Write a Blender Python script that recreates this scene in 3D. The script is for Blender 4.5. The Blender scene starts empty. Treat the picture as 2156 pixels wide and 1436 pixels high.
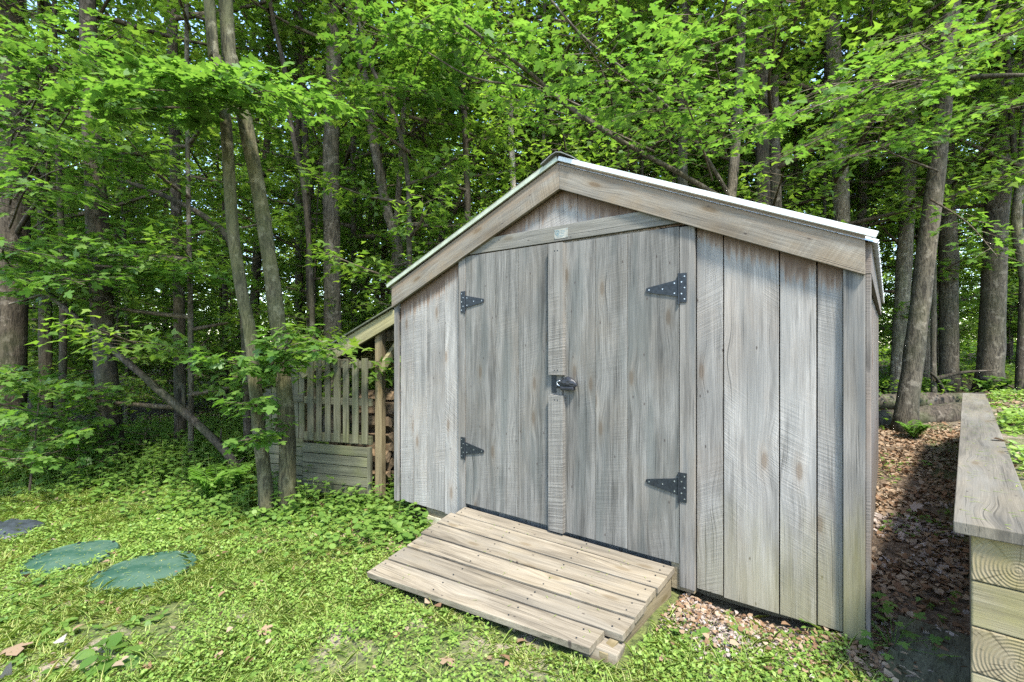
import bpy, bmesh, math, random
import numpy as np
from mathutils import Vector, Matrix, noise as mnoise

SC = bpy.context.scene
COL = SC.collection
R = math.radians

# ------------------------------------------------------------------ camera
CAM = np.array([3.129, -2.537, 1.27])
YAW = R(37.66)
RIGHT = np.array([math.cos(YAW), math.sin(YAW), 0.0])
FWD = np.array([-math.sin(YAW), math.cos(YAW), 0.0])
FPX, CU, CV = 1026.0, 1078.0, 725.0
cam_data = bpy.data.cameras.new("camera")
cam_data.sensor_width = 36.0
cam_data.lens = 36.0 * FPX / 2156.0
cam_data.shift_y = 7.0 / 2156.0
cam_data.clip_start = 0.05
cam_data.clip_end = 600
cam = bpy.data.objects.new("camera", cam_data)
cam.location = CAM
cam.rotation_euler = (R(90), 0, YAW)
COL.objects.link(cam)
SC.camera = cam

# ------------------------------------------------------------------ sky and sun
SUN_EL, SUN_AZ = 57.0, 126.0      # azimuth clockwise from +Y: high, from the right over the timber wall
world = bpy.data.worlds.new("World")
SC.world = world
world.use_nodes = True
wn = world.node_tree.nodes
sky = wn.new("ShaderNodeTexSky")
sky.sky_type = 'NISHITA'
sky.sun_disc = False
sky.sun_elevation = R(SUN_EL)
sky.sun_rotation = R(SUN_AZ)
sky.air_density = 1.0
sky.dust_density = 0.5
sky.ozone_density = 0.9
world.node_tree.links.new(sky.outputs[0], wn["Background"].inputs[0])
wn["Background"].inputs[1].default_value = 0.15
sl = bpy.data.lights.new("sun", 'SUN')
sl.energy = 2.5
sl.angle = R(8.0)
sl.color = (1.0, 0.96, 0.88)
sun = bpy.data.objects.new("sun", sl)
sd = Vector((math.sin(R(SUN_AZ)) * math.cos(R(SUN_EL)), math.cos(R(SUN_AZ)) * math.cos(R(SUN_EL)), math.sin(R(SUN_EL))))
sun.rotation_euler = sd.to_track_quat('Z', 'Y').to_euler()
sun.location = (0, 0, 30)
COL.objects.link(sun)
SC.view_settings.view_transform = 'Standard'
SC.view_settings.look = 'None'
SC.view_settings.exposure = 2.35
SC.view_settings.gamma = 1.0
SC.cycles.max_bounces = 7
SC.cycles.diffuse_bounces = 4
SC.cycles.glossy_bounces = 2
SC.cycles.transmission_bounces = 4
SC.cycles.transparent_max_bounces = 4
SC.cycles.use_adaptive_sampling = False
SC.cycles.use_denoising = False
SC.cycles.sample_clamp_indirect = 6
SC.render.use_persistent_data = False

# ------------------------------------------------------------------ placing helpers
def smooth(a, b, x):
    t = np.clip((x - a) / (b - a), 0, 1)
    return t * t * (3 - 2 * t)

def wall_x(y):                     # left face of the timber retaining wall
    return 3.33 + 0.0935 * (y + 0.50)

def ground(x, y):
    x = np.asarray(x, float); y = np.asarray(y, float)
    z = np.clip(0.055 * (x - 2.6), -0.24, 0.0)
    z = z + smooth(2.6, 3.2, x) * np.clip(0.012 * np.clip(y, 0, 9), 0, 0.3)
    zf = -0.30 + 0.75 * smooth(-2.0, 4.5, x)
    k = smooth(4.6, 10.0, y)
    z = z * (1 - k) + zf * k
    bank = 0.66 + 0.012 * np.clip(y, 0, 30)
    kb = smooth(0.04, 0.08, x - wall_x(y)) * smooth(-0.47, -0.42, y)
    ke = 1 - smooth(4.85, 6.5, y) * (1 - smooth(4.2, 7.0, x))
    z = z * (1 - kb * ke) + bank * kb * ke
    far = smooth(12, 60, np.hypot(x - CAM[0], y - CAM[1]))
    z = z + far * 0.6 * np.sin(x * 0.11) * np.cos(y * 0.09)
    z = z - 0.055 * np.exp(-(((x - 2.55) / .32) ** 4)) * smooth(-.28, -.05, y) * (y < 1)
    z = z + 0.012 * np.sin(x * 3.1 + 1) * np.cos(y * 2.7) + 0.006 * np.sin(x * 9 + y * 7)
    return z

def P(u, v, d):                    # point seen at photo pixel (u, v), d metres ahead
    return CAM + RIGHT * ((u - CU) / FPX * d) + FWD * d + np.array([0, 0, (CV - v) / FPX * d])

def G(u, v):                       # point of the ground seen at photo pixel (u, v)
    d = 1.0
    while d < 60:
        p = P(u, v, d)
        if p[2] <= ground(p[0], p[1]):
            return p
        d *= 1.004
    return P(u, v, 60)

def Gz(x, y, dz=0.0):
    return np.array([x, y, float(ground(x, y)) + dz])

def base_under(u, d):              # ground point at column u, depth d
    p = P(u, CV, d)
    return Gz(p[0], p[1])

def FX(u, y0=0.0):                 # facade X seen at column u on plane Y=y0
    r = (u - CU) / FPX
    D = y0 - CAM[1]
    # lat = c*dx + s*D ; dep = -s*dx + c*D
    c, s = math.cos(YAW), math.sin(YAW)
    dx = (r * c * D - s * D) / (c + r * s)
    return CAM[0] + dx

def FZ(u, v, y0=0.0):
    x = FX(u, y0)
    dep = -math.sin(YAW) * (x - CAM[0]) + math.cos(YAW) * (y0 - CAM[1])
    return CAM[2] + (CV - v) / FPX * dep

# ------------------------------------------------------------------ tagging
def tag(o, label=None, cat=None, group=None, kind=None):
    if label: o['label'] = label
    if cat: o['category'] = cat
    if group: o['group'] = group
    if kind: o['kind'] = kind
    return o

def thing(name, label, cat, loc=(0, 0, 0), rot=(0, 0, 0), group=None):
    o = bpy.data.objects.new(name, None)
    o.empty_display_size = 0.2
    COL.objects.link(o)
    o.location = loc
    o.rotation_euler = rot
    return tag(o, label, cat, group)

# ------------------------------------------------------------------ mesh builder
class MB:
    def __init__(s):
        s.V, s.F, s.M = [], [], []
    def add(s, vs, fs, m=0):
        b = len(s.V)
        s.V += [tuple(map(float, v)) for v in vs]
        s.F += [tuple(b + i for i in f) for f in fs]
        s.M += [m] * len(fs)
        return s
    def hexa(s, c, m=0):           # 8 corners: bottom 4 ccw, top 4 ccw
        return s.add(c, [(3, 2, 1, 0), (4, 5, 6, 7), (0, 1, 5, 4), (1, 2, 6, 5), (2, 3, 7, 6), (3, 0, 4, 7)], m)
    def box(s, x0, x1, y0, y1, z0, z1, m=0):
        return s.hexa([(x0, y0, z0), (x1, y0, z0), (x1, y1, z0), (x0, y1, z0), (x0, y0, z1), (x1, y0, z1), (x1, y1, z1), (x0, y1, z1)], m)
    def extrude(s, poly, off, m=0):   # poly: list of 3D points (planar), off: vector
        n = len(poly)
        off = np.array(off, float)
        top = [tuple(np.array(p, float) + off) for p in poly]
        fs = [tuple(range(n))[::-1], tuple(range(n, 2 * n))]
        fs += [(i, (i + 1) % n, n + (i + 1) % n, n + i) for i in range(n)]
        return s.add(list(poly) + top, fs, m)
    def tube(s, pts, rad, n=8, m=0, cap=True, lump=0.0, seed=0):
        pts = [np.array(p, float) for p in pts]
        rings = []
        k = len(pts)
        prev = None
        for i, p in enumerate(pts):
            t = pts[min(i + 1, k - 1)] - pts[max(i - 1, 0)]
            t = t / (np.linalg.norm(t) + 1e-9)
            a = np.array([1.0, 0, 0]) if abs(t[0]) < 0.8 else np.array([0, 1.0, 0])
            if prev is not None: a = prev
            b = np.cross(t, a); b /= np.linalg.norm(b) + 1e-9
            a = np.cross(b, t); prev = a
            r = rad[i] if hasattr(rad, '__len__') else rad
            ring = []
            for j in range(n):
                th = 2 * math.pi * j / n
                q = 1.0
                if lump:
                    q = 1 + lump * mnoise.noise(Vector((math.cos(th) * 1.3 + seed, math.sin(th) * 1.3, i * 0.7)))
                ring.append(p + (a * math.cos(th) + b * math.sin(th)) * r * q)
            rings.append(ring)
        vs = [tuple(v) for rg in rings for v in rg]
        fs = []
        for i in range(k - 1):
            for j in range(n):
                j2 = (j + 1) % n
                fs.append((i * n + j, i * n + j2, (i + 1) * n + j2, (i + 1) * n + j))
        if cap:
            fs.append(tuple(range(n))[::-1]); fs.append(tuple((k - 1) * n + j for j in range(n)))
        return s.add(vs, fs, m)
    def mesh(s, name, mats, smooth_=False):
        me = bpy.data.meshes.new(name)
        me.from_pydata(s.V, [], s.F)
        for mt in (mats if isinstance(mats, (list, tuple)) else [mats]): me.materials.append(mt)
        me.polygons.foreach_set('material_index', s.M)
        if smooth_: me.polygons.foreach_set('use_smooth', [True] * len(me.polygons))
        me.update()
        return me
    def build(s, name, mats, parent=None, loc=(0, 0, 0), rot=(0, 0, 0), bevel=0.0, smooth_=False, fix=True):
        me = s.mesh(name, mats, smooth_)
        if fix:
            bm = bmesh.new(); bm.from_mesh(me)
            bmesh.ops.recalc_face_normals(bm, faces=bm.faces)
            bm.to_mesh(me); bm.free()
        o = bpy.data.objects.new(name, me)
        COL.objects.link(o)
        o.location = loc; o.rotation_euler = rot
        if parent: o.parent = parent
        if bevel:
            b = o.modifiers.new('bevel', 'BEVEL'); b.width = bevel; b.segments = 2; b.limit_method = 'ANGLE'; b.angle_limit = R(40)
        return o

def np_mesh(name, V, sizes, idx, mats, mat_idx=None, smooth_=False):
    me = bpy.data.meshes.new(name)
    V = np.ascontiguousarray(V, dtype=np.float32)
    me.vertices.add(len(V)); me.vertices.foreach_set('co', V.ravel())
    sizes = np.asarray(sizes, dtype=np.int32); idx = np.asarray(idx, dtype=np.int32)
    me.loops.add(len(idx)); me.loops.foreach_set('vertex_index', idx)
    me.polygons.add(len(sizes))
    st = np.zeros(len(sizes), dtype=np.int32); st[1:] = np.cumsum(sizes)[:-1]
    me.polygons.foreach_set('loop_start', st)
    for mt in mats: me.materials.append(mt)
    if mat_idx is not None: me.polygons.foreach_set('material_index', np.asarray(mat_idx, dtype=np.int32))
    if smooth_: me.polygons.foreach_set('use_smooth', np.ones(len(sizes), dtype=bool))
    me.update(calc_edges=True)
    me.validate()
    return me

TPL = {
    'maple': np.array([(0, 0, 0), (-.14, .34, -.03), (.12, .27, 0), (.22, .56, -.05), (.46, .50, -.05), (.42, .20, 0), (.70, .25, -.03), (1.0, 0, -.10),
                       (.70, -.25, -.03), (.42, -.20, 0), (.46, -.50, -.05), (.22, -.56, -.05), (.12, -.27, 0), (-.14, -.34, -.03)]),
    'trident': np.array([(0, 0, 0), (.22, .50, -.05), (.42, .20, 0), (1.0, 0, -.08), (.42, -.20, 0), (.22, -.50, -.05)]),
    'kite': np.array([(0, 0, 0), (.45, .40, -.04), (1.0, 0, -.08), (.45, -.40, -.04)]),
    'ovate': np.array([(0, 0, 0), (.22, .27, .04), (.58, .26, .03), (1.0, 0, -.10), (.58, -.26, .03), (.22, -.27, .04)]),
    'round': np.array([(0, 0, 0), (.15, .38, .03), (.62, .50, .03), (.98, .22, -.02), (.98, -.22, -.02), (.62, -.50, .03), (.15, -.38, .03)]),
    'blade': np.array([(0, .5, 0), (0, -.5, 0), (1.0, 0, 0)]),
    'bent': np.array([(0, .5, 0), (0, -.5, 0), (.6, -.42, -.06), (1.0, 0, -.28), (.6, .42, -.06)]),
    'dock': np.array([(0, 0, 0), (.10, .10, .03), (.25, .24, .07), (.42, .27, .03), (.6, .29, .09), (.8, .20, .02), (1.0, 0, -.12), (.8, -.20, .03), (.6, -.28, .07), (.42, -.29, .02), (.25, -.23, .08), (.10, -.10, .03)]),
    'curl': np.array([(0, 0, 0), (.2, .36, .16), (.6, .30, .20), (1.0, 0, .02), (.6, -.30, .16), (.2, -.36, .22)]),
}

def field(tpl, pos, nrm, fwd, size, width=None):
    """leaf polygons: returns verts, sizes, idx"""
    t = TPL[tpl]; k = len(t); n = len(pos)
    nrm = nrm / (np.linalg.norm(nrm, axis=1, keepdims=True) + 1e-9)
    f = fwd - nrm * np.sum(fwd * nrm, axis=1, keepdims=True)
    f /= (np.linalg.norm(f, axis=1, keepdims=True) + 1e-9)
    b = np.cross(nrm, f)
    size = np.asarray(size).reshape(-1, 1, 1) * np.ones((n, 1, 1))
    w = size if width is None else np.asarray(width).reshape(-1, 1, 1) * np.ones((n, 1, 1))
    V = pos[:, None, :] + size * t[None, :, 0:1] * f[:, None, :] + w * t[None, :, 1:2] * b[:, None, :] + size * t[None, :, 2:3] * nrm[:, None, :]
    return V.reshape(-1, 3), np.full(n, k), np.arange(n * k)

class Soup:
    """many polygons in one mesh"""
    def __init__(s): s.V, s.S, s.I, s.M, s.n = [], [], [], [], 0
    def put(s, V, S, I, m=0):
        s.V.append(V); s.S.append(S); s.I.append(np.asarray(I) + s.n); s.M.append(np.full(len(S), m)); s.n += len(V)
    def leaves(s, tpl, pos, nrm, fwd, size, width=None, m=0):
        if len(pos): s.put(*field(tpl, pos, nrm, fwd, size, width), m)
    def mb(s, mb, m=0):
        if mb.V: s.put(np.array(mb.V), np.array([len(f) for f in mb.F]), np.array([i for f in mb.F for i in f]), m)
    def mesh(s, name, mats):
        return np_mesh(name, np.concatenate(s.V), np.concatenate(s.S), np.concatenate(s.I), mats, np.concatenate(s.M))
    def build(s, name, mats, parent=None, loc=(0, 0, 0)):
        o = bpy.data.objects.new(name, s.mesh(name, mats))
        COL.objects.link(o); o.location = loc
        if parent: o.parent = parent
        return o

# ------------------------------------------------------------------ materials
class NT:
    def __init__(s, name):
        s.m = bpy.data.materials.new(name); s.m.use_nodes = True
        s.t = s.m.node_tree; s.n = s.t.nodes; s.b = s.n["Principled BSDF"]; s.out = s.n["Material Output"]
        s.b.inputs['Specular IOR Level'].default_value = 0.25
    def node(s, t, **k):
        n = s.n.new(t)
        for a, v in k.items(): setattr(n, a, v)
        return n
    def link(s, a, b): s.t.links.new(a, b)
    def val(s, sock, v):
        if isinstance(v, bpy.types.NodeSocket): s.link(v, sock)
        else: sock.default_value = v
    def math(s, op, a, b=None, c=None, clamp=False):
        n = s.node("ShaderNodeMath", operation=op); n.use_clamp = clamp
        s.val(n.inputs[0], a)
        if b is not None: s.val(n.inputs[1], b)
        if c is not None: s.val(n.inputs[2], c)
        return n.outputs[0]
    def vmath(s, op, a, b=None):
        n = s.node("ShaderNodeVectorMath", operation=op)
        s.val(n.inputs[0], a)
        if b is not None: s.val(n.inputs[1], b)
        return n.outputs[0]
    def xyz(s, x, y, z):
        n = s.node("ShaderNodeCombineXYZ")
        for i, v in enumerate((x, y, z)): s.val(n.inputs[i], v)
        return n.outputs[0]
    def sep(s, v):
        n = s.node("ShaderNodeSeparateXYZ"); s.link(v, n.inputs[0]); return n.outputs
    def noise(s, vec, scale=1.0, detail=3.0, rough=0.55, dist=0.0, dim='3D'):
        n = s.node("ShaderNodeTexNoise", noise_dimensions=dim)
        s.link(vec, n.inputs['Vector']); n.inputs['Scale'].default_value = scale
        n.inputs['Detail'].default_value = detail; n.inputs['Roughness'].default_value = rough; n.inputs['Distortion'].default_value = dist
        return n.outputs[0]
    def ramp(s, fac, stops, interp='LINEAR'):
        n = s.node("ShaderNodeValToRGB"); s.val(n.inputs[0], fac)
        cr = n.color_ramp; cr.interpolation = interp
        while len(cr.elements) < len(stops): cr.elements.new(0.5)
        for e, (p, c) in zip(cr.elements, stops):
            e.position = p; e.color = (*c, 1) if len(c) == 3 else c
        return n.outputs[0]
    def mix(s, fac, a, b, mode='MIX'):
        n = s.node("ShaderNodeMix", data_type='RGBA', blend_type=mode); n.clamp_result = False
        s.val(n.inputs[0], fac)
        for sock, v in ((n.inputs[6], a), (n.inputs[7], b)):
            if isinstance(v, bpy.types.NodeSocket): s.link(v, sock)
            else: sock.default_value = (*v, 1)
        return n.outputs[2]
    def range(s, v, a, b, c=0.0, d=1.0, smoothstep=True):
        n = s.node("ShaderNodeMapRange", interpolation_type='SMOOTHSTEP' if smoothstep else 'LINEAR')
        s.val(n.inputs[0], v)
        for i, q in enumerate((a, b, c, d)): n.inputs[1 + i].default_value = q
        return n.outputs[0]
    def bump(s, h, strength=0.3, dist=0.01):
        n = s.node("ShaderNodeBump"); n.inputs['Strength'].default_value = strength; n.inputs['Distance'].default_value = dist
        s.link(h, n.inputs['Height']); s.link(n.outputs[0], s.b.inputs['Normal']); return n
    def color(s, c): s.val(s.b.inputs['Base Color'], c if isinstance(c, bpy.types.NodeSocket) else (*c, 1))
    def rough(s, r): s.val(s.b.inputs['Roughness'], r)
    def obj(s): return s.node("ShaderNodeTexCoord").outputs['Object']
    def rnd(s): return s.node("ShaderNodeNewGeometry").outputs['Random Per Island']

def wood(name, light, dark, warm, axis='Z', cross='X', saw=0.0, warm_amt=0.35, rough=0.85, tint=None, tint_amt=0.0, knots=True, vary=0.25,
         roofline=False, algae=None, contrast=1.0, topstain=False):
    if name.startswith(('weathered', 'rough', 'landscape', 'wall', 'side', 'mossy', 'treated')):
        w_ = 0.62 if name.startswith(('weathered', 'rough', 'side')) else 0.78
        wb = lambda q: (q[0] * w_ * 0.96, q[1] * w_ * 0.99, q[2] * w_ * 1.01)
        light, dark, warm = wb(light), wb(dark), wb(warm)
        if tint: tint = wb(tint)
    k = NT(name)
    o = k.obj(); c = k.sep(o); r = k.rnd()
    A = {'X': c[0], 'Y': c[1], 'Z': c[2]}
    rest = [q for q in 'XYZ' if q not in (axis, cross)][0]
    s_, t_, q_ = A[axis], A[cross], A[rest]
    r1 = k.math('MULTIPLY', r, 57.3); r2 = k.math('MULTIPLY', k.math('FRACT', k.math('MULTIPLY', r, 13.7)), 31.0)
    st = k.xyz(k.math('ADD', t_, r1), k.math('ADD', s_, r2), q_)
    # knots: sparse cells, grain bends round them
    kn = k.node("ShaderNodeTexVoronoi", voronoi_dimensions='2D')
    k.link(k.vmath('MULTIPLY', st, (5.5, 1.7, 1)), kn.inputs['Vector']); kn.inputs['Scale'].default_value = 1.0
    d = kn.outputs['Distance']
    near = k.range(d, 0.0, 0.34, 1.0, 0.0)
    low = k.noise(k.vmath('MULTIPLY', st, (3.0, 0.9, 1.0)), 1.0, 2.0)
    tw = k.math('ADD', k.math('ADD', t_, r1), k.math('ADD', k.math('MULTIPLY', low, 0.024), k.math('MULTIPLY', near, 0.02 if knots else 0.0)))
    gv = k.xyz(tw, k.math('ADD', s_, r2), q_)
    fine = k.noise(k.vmath('MULTIPLY', gv, (190, 4.5, 40)), 1.0, 5.0, 0.75)
    mid = k.noise(k.vmath('MULTIPLY', gv, (38, 0.9, 10)), 1.0, 3.0, 0.6)
    broad = k.noise(k.vmath('MULTIPLY', gv, (9, 0.55, 3)), 1.0, 2.0, 0.5)
    blot = k.noise(k.vmath('MULTIPLY', st, (4, 2.0, 2)), 1.0, 4.0, 0.6)
    f = k.math('ADD', k.math('MULTIPLY', fine, 0.54), k.math('ADD', k.math('MULTIPLY', mid, 0.30), k.math('MULTIPLY', broad, 0.16)))
    f = k.range(f, 0.5 - 0.13 / contrast, 0.5 + 0.13 / contrast, smoothstep=False)
    col = k.mix(f, dark, light)
    col = k.mix(k.math('MULTIPLY', k.range(blot, 0.45, 0.68), warm_amt), col, warm)
    if tint is not None:
        b2 = k.noise(k.vmath('MULTIPLY', gv, (7, 0.8, 3)), 1.7, 3.0)
        col = k.mix(k.math('MULTIPLY', k.range(b2, 0.46, 0.66), tint_amt), col, tint)
    h = k.math('ADD', k.math('MULTIPLY', fine, 0.6), k.math('MULTIPLY', mid, 0.6))
    if saw:
        # circular saw arcs across the grain
        rc = k.math('SUBTRACT', k.math('FRACT', k.math('MULTIPLY', r, 7.31)), 0.35)
        tl = k.math('ADD', t_, k.math('MULTIPLY', k.math('MULTIPLY', t_, t_), 0.12))
        ph = k.math('ADD', s_, k.math('MULTIPLY', tl, k.math('MULTIPLY', rc, 1.1)))
        sv = k.xyz(k.math('MULTIPLY', t_, 3.0), k.math('MULTIPLY', k.math('ADD', ph, r2), 125.0), r1)
        sw = k.noise(sv, 1.0, 2.0, 0.6)
        sw2 = k.range(sw, 0.40, 0.62)
        gate = k.range(k.noise(k.vmath('MULTIPLY', st, (4.2, 1.6, 1)), 1.0, 3.0), 0.42, 0.62, 0.0, 1.0)
        amt = k.math('MULTIPLY', gate, saw)
        col = k.mix(k.math('MULTIPLY', amt, 0.55), col, k.mix(sw2, dark, tuple(min(1, q * 1.22) for q in light)))
        h = k.math('ADD', h, k.math('MULTIPLY', k.math('MULTIPLY', sw2, amt), 1.0))
    if knots:
        ring = k.range(d, 0.04, 0.10, 1.0, 0.0)
        keep = k.range(k.node("ShaderNodeTexWhiteNoise").outputs[0], 0, 1) if False else None
        ksel = k.sep(kn.outputs['Color'])[0]
        on = k.math('GREATER_THAN', ksel, 0.42)
        kk = k.math('MULTIPLY', ring, on)
        col = k.mix(k.math('MULTIPLY', kk, 0.75), col, (warm[0] * 0.5, warm[1] * 0.45, warm[2] * 0.4))
        halo = k.math('MULTIPLY', k.math('MULTIPLY', k.range(d, 0.09, 0.22, 1.0, 0.0), on), 0.25)
        col = k.mix(halo, col, warm)
        # nail heads / small dark pits
        pv = k.node("ShaderNodeTexVoronoi", voronoi_dimensions='2D')
        k.link(k.vmath('MULTIPLY', st, (9, 4.0, 1)), pv.inputs['Vector']); pv.inputs['Scale'].default_value = 1.0
        pit = k.math('MULTIPLY', k.range(pv.outputs['Distance'], 0.02, 0.045, 1.0, 0.0), k.math('GREATER_THAN', k.sep(pv.outputs['Color'])[1], 0.6))
        col = k.mix(k.math('MULTIPLY', pit, 0.8), col, (0.04, 0.03, 0.025))
    ck = k.noise(k.vmath('MULTIPLY', gv, (120, 1.1, 20)), 1.0, 2.0, 0.5)
    ckg = k.range(k.noise(k.vmath('MULTIPLY', st, (6, 1.6, 1)), 1.3, 2.0), 0.42, 0.62)
    ckm = k.math('MULTIPLY', k.range(ck, 0.60, 0.69), ckg)
    col = k.mix(k.math('MULTIPLY', ckm, 0.6), col, tuple(q * 0.38 for q in dark))
    h = k.math('SUBTRACT', h, k.math('MULTIPLY', ckm, 0.8))
    bright = k.math('ADD', 1.0 - vary / 2, k.math('MULTIPLY', k.math('FRACT', k.math('MULTIPLY', r, 91.7)), vary))
    big = k.noise(k.vmath('MULTIPLY', st, (2.6, 1.0, 1)), 1.0, 3.0, 0.6)
    bright = k.math('MULTIPLY', bright, k.range(big, 0.32, 0.66, 0.82, 1.12))
    dk = k.math('MULTIPLY', k.range(k.noise(k.vmath('MULTIPLY', gv, (11, 0.8, 1)), 1.9, 3.0, 0.6), 0.52, 0.68), 0.28)
    bright = k.math('MULTIPLY', bright, k.math('SUBTRACT', 1.0, dk))
    col = k.mix(1.0, col, k.xyz(bright, bright, bright), 'MULTIPLY')
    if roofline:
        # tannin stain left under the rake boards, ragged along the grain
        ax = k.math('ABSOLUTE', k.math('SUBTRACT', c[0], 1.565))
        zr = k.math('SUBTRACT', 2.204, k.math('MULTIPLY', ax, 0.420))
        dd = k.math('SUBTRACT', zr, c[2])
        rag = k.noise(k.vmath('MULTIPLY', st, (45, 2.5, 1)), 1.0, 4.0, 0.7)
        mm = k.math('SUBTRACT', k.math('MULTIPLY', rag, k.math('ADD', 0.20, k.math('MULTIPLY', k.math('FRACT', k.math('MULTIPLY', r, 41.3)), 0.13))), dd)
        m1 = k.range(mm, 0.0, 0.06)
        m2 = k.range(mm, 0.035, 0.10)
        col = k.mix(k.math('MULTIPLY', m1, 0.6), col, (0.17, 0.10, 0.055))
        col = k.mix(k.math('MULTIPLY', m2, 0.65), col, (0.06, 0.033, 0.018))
    if topstain:
        tn = k.noise(k.vmath('MULTIPLY', st, (30, 3.0, 1)), 1.0, 4.0, 0.7)
        tm = k.range(k.math('ADD', c[2], k.math('MULTIPLY', k.math('SUBTRACT', tn, 0.5), 0.14)), -0.075, -0.02)
        col = k.mix(k.math('MULTIPLY', tm, 0.55), col, (0.15, 0.095, 0.05))
    if algae:
        z0, z1, x0, x1, acol, aamt = algae
        an = k.noise(k.vmath('MULTIPLY', st, (14, 2.2, 1)), 1.0, 4.0, 0.6)
        za = k.math('ADD', c[2], k.math('MULTIPLY', k.math('SUBTRACT', an, 0.5), 0.7))
        am = k.math('MULTIPLY', k.range(za, z0, z1, 1.0, 0.0), k.range(c[0], x0, x1))
        col = k.mix(k.math('MULTIPLY', am, aamt), col, k.mix(fine, tuple(q * 0.65 for q in acol), acol))
    k.color(col); k.rough(rough); k.bump(h, 0.55, 0.004)
    return k.m

def leaf_mat(name, cols, trans=0.45, tcol=None, rough=0.5, spec=0.3):
    k = NT(name)
    r = k.rnd()
    o = k.obj()
    n = k.noise(o, 0.9, 2.0)
    f = k.math('ADD', k.math('MULTIPLY', r, 0.7), k.math('MULTIPLY', n, 0.3))
    stops = [(i / (len(cols) - 1), c) for i, c in enumerate(cols)]
    col = k.ramp(f, stops)
    k.color(col); k.rough(rough); k.b.inputs['Specular IOR Level'].default_value = spec
    tr = k.node("ShaderNodeBsdfTranslucent")
    tc = k.mix(1.0, col, tcol or (1.75, 1.85, 0.9), 'MULTIPLY')
    k.link(tc, tr.inputs[0])
    mx = k.node("ShaderNodeMixShader"); mx.inputs[0].default_value = trans
    k.link(k.b.outputs[0], mx.inputs[1]); k.link(tr.outputs[0], mx.inputs[2]); k.link(mx.outputs[0], k.out.inputs[0])
    return k.m

def bark_mat(name, base, dark, moss=None, moss_amt=0.3, scale=1.0):
    k = NT(name)
    o = k.obj()
    v = k.vmath('MULTIPLY', o, (26 * scale, 26 * scale, 5 * scale))
    v2 = k.vmath('MULTIPLY', o, (70 * scale, 70 * scale, 16 * scale))
    cr = k.math('ADD', k.math('MULTIPLY', k.noise(v, 1.0, 5.0, 0.7, 0.6), 0.6), k.math('MULTIPLY', k.noise(v2, 1.0, 3.0, 0.6, 0.4), 0.4))
    lich = k.noise(o, 9.0, 4.0, 0.65)
    big = k.noise(o, 2.2, 3.0)
    col = k.mix(k.range(cr, 0.40, 0.58), dark, base)
    col = k.mix(k.math('MULTIPLY', k.range(lich, 0.54, 0.64), 0.6), col, tuple(min(1, q * 1.7 + 0.03) for q in base))
    if moss: col = k.mix(k.math('MULTIPLY', k.range(big, 0.42, 0.62), moss_amt), col, moss)
    k.color(col); k.rough(0.9); k.bump(cr, 0.9, 0.02)
    return k.m

def plain(name, col, rough=0.5, metal=0.0, var=0.15, scale=30.0, bump=0.1):
    k = NT(name)
    n = k.noise(k.obj(), scale, 4.0, 0.6)
    c = k.mix(k.range(n, 0.3, 0.7), tuple(q * (1 - var) for q in col), tuple(min(1, q * (1 + var)) for q in col))
    k.color(c); k.rough(rough); k.b.inputs['Metallic'].default_value = metal
    k.bump(n, bump, 0.003)
    return k.m

M = {}
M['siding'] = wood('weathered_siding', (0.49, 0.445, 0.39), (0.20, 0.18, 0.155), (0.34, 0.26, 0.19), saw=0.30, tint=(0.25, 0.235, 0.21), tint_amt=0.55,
                   roofline=True, algae=(0.02, 0.62, 1.9, 3.0, (0.215, 0.185, 0.075), 0.6), warm_amt=0.3)
M['trim'] = wood('weathered_trim', (0.36, 0.322, 0.275), (0.155, 0.138, 0.115), (0.25, 0.20, 0.145), saw=0.0, tint=(0.14, 0.148, 0.145), tint_amt=0.6, warm_amt=0.3,
                 algae=(0.0, 0.75, 2.4, 3.0, (0.19, 0.17, 0.05), 0.6), knots=False)
M['door'] = wood('weathered_door_boards', (0.34, 0.312, 0.27), (0.075, 0.07, 0.058), (0.22, 0.175, 0.125), saw=0.12, tint=(0.125, 0.13, 0.115), tint_amt=0.6,
                 warm_amt=0.3, vary=0.18, contrast=1.0)
M['batten'] = wood('rough_sawn_batten', (0.34, 0.31, 0.265), (0.14, 0.125, 0.105), (0.26, 0.215, 0.165), saw=0.6, warm_amt=0.4, knots=False)
M['rake'] = wood('weathered_rake_board', (0.36, 0.315, 0.25), (0.15, 0.125, 0.095), (0.29, 0.20, 0.11), axis='X', cross='Z', saw=0.3, warm_amt=0.6, topstain=True)
M['header'] = wood('weathered_header', (0.33, 0.30, 0.25), (0.14, 0.13, 0.105), (0.28, 0.24, 0.17), axis='X', cross='Z', warm_amt=0.4)
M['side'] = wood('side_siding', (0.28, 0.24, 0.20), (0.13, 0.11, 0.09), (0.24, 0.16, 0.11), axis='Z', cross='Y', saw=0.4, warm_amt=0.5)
M['ramp'] = wood('ramp_planks', (0.25, 0.212, 0.155), (0.085, 0.068, 0.046), (0.205, 0.165, 0.105), axis='X', cross='Y', tint=(0.155, 0.138, 0.108), tint_amt=0.5, warm_amt=0.4, vary=0.12, contrast=1.15)
M['joist'] = wood('ramp_joist', (0.25, 0.20, 0.125), (0.11, 0.088, 0.052), (0.20, 0.16, 0.075), axis='Y', cross='Z', warm_amt=0.4)
M['cap'] = wood('wall_cap_board', (0.225, 0.19, 0.14), (0.10, 0.088, 0.068), (0.21, 0.165, 0.10), axis='Y', cross='X', warm_amt=0.35, tint=(0.18, 0.165, 0.135), tint_amt=0.5)
M['timber'] = wood('landscape_timber', (0.30, 0.25, 0.155), (0.14, 0.115, 0.062), (0.24, 0.205, 0.07), axis='X', cross='Z', warm_amt=0.7)
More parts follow.
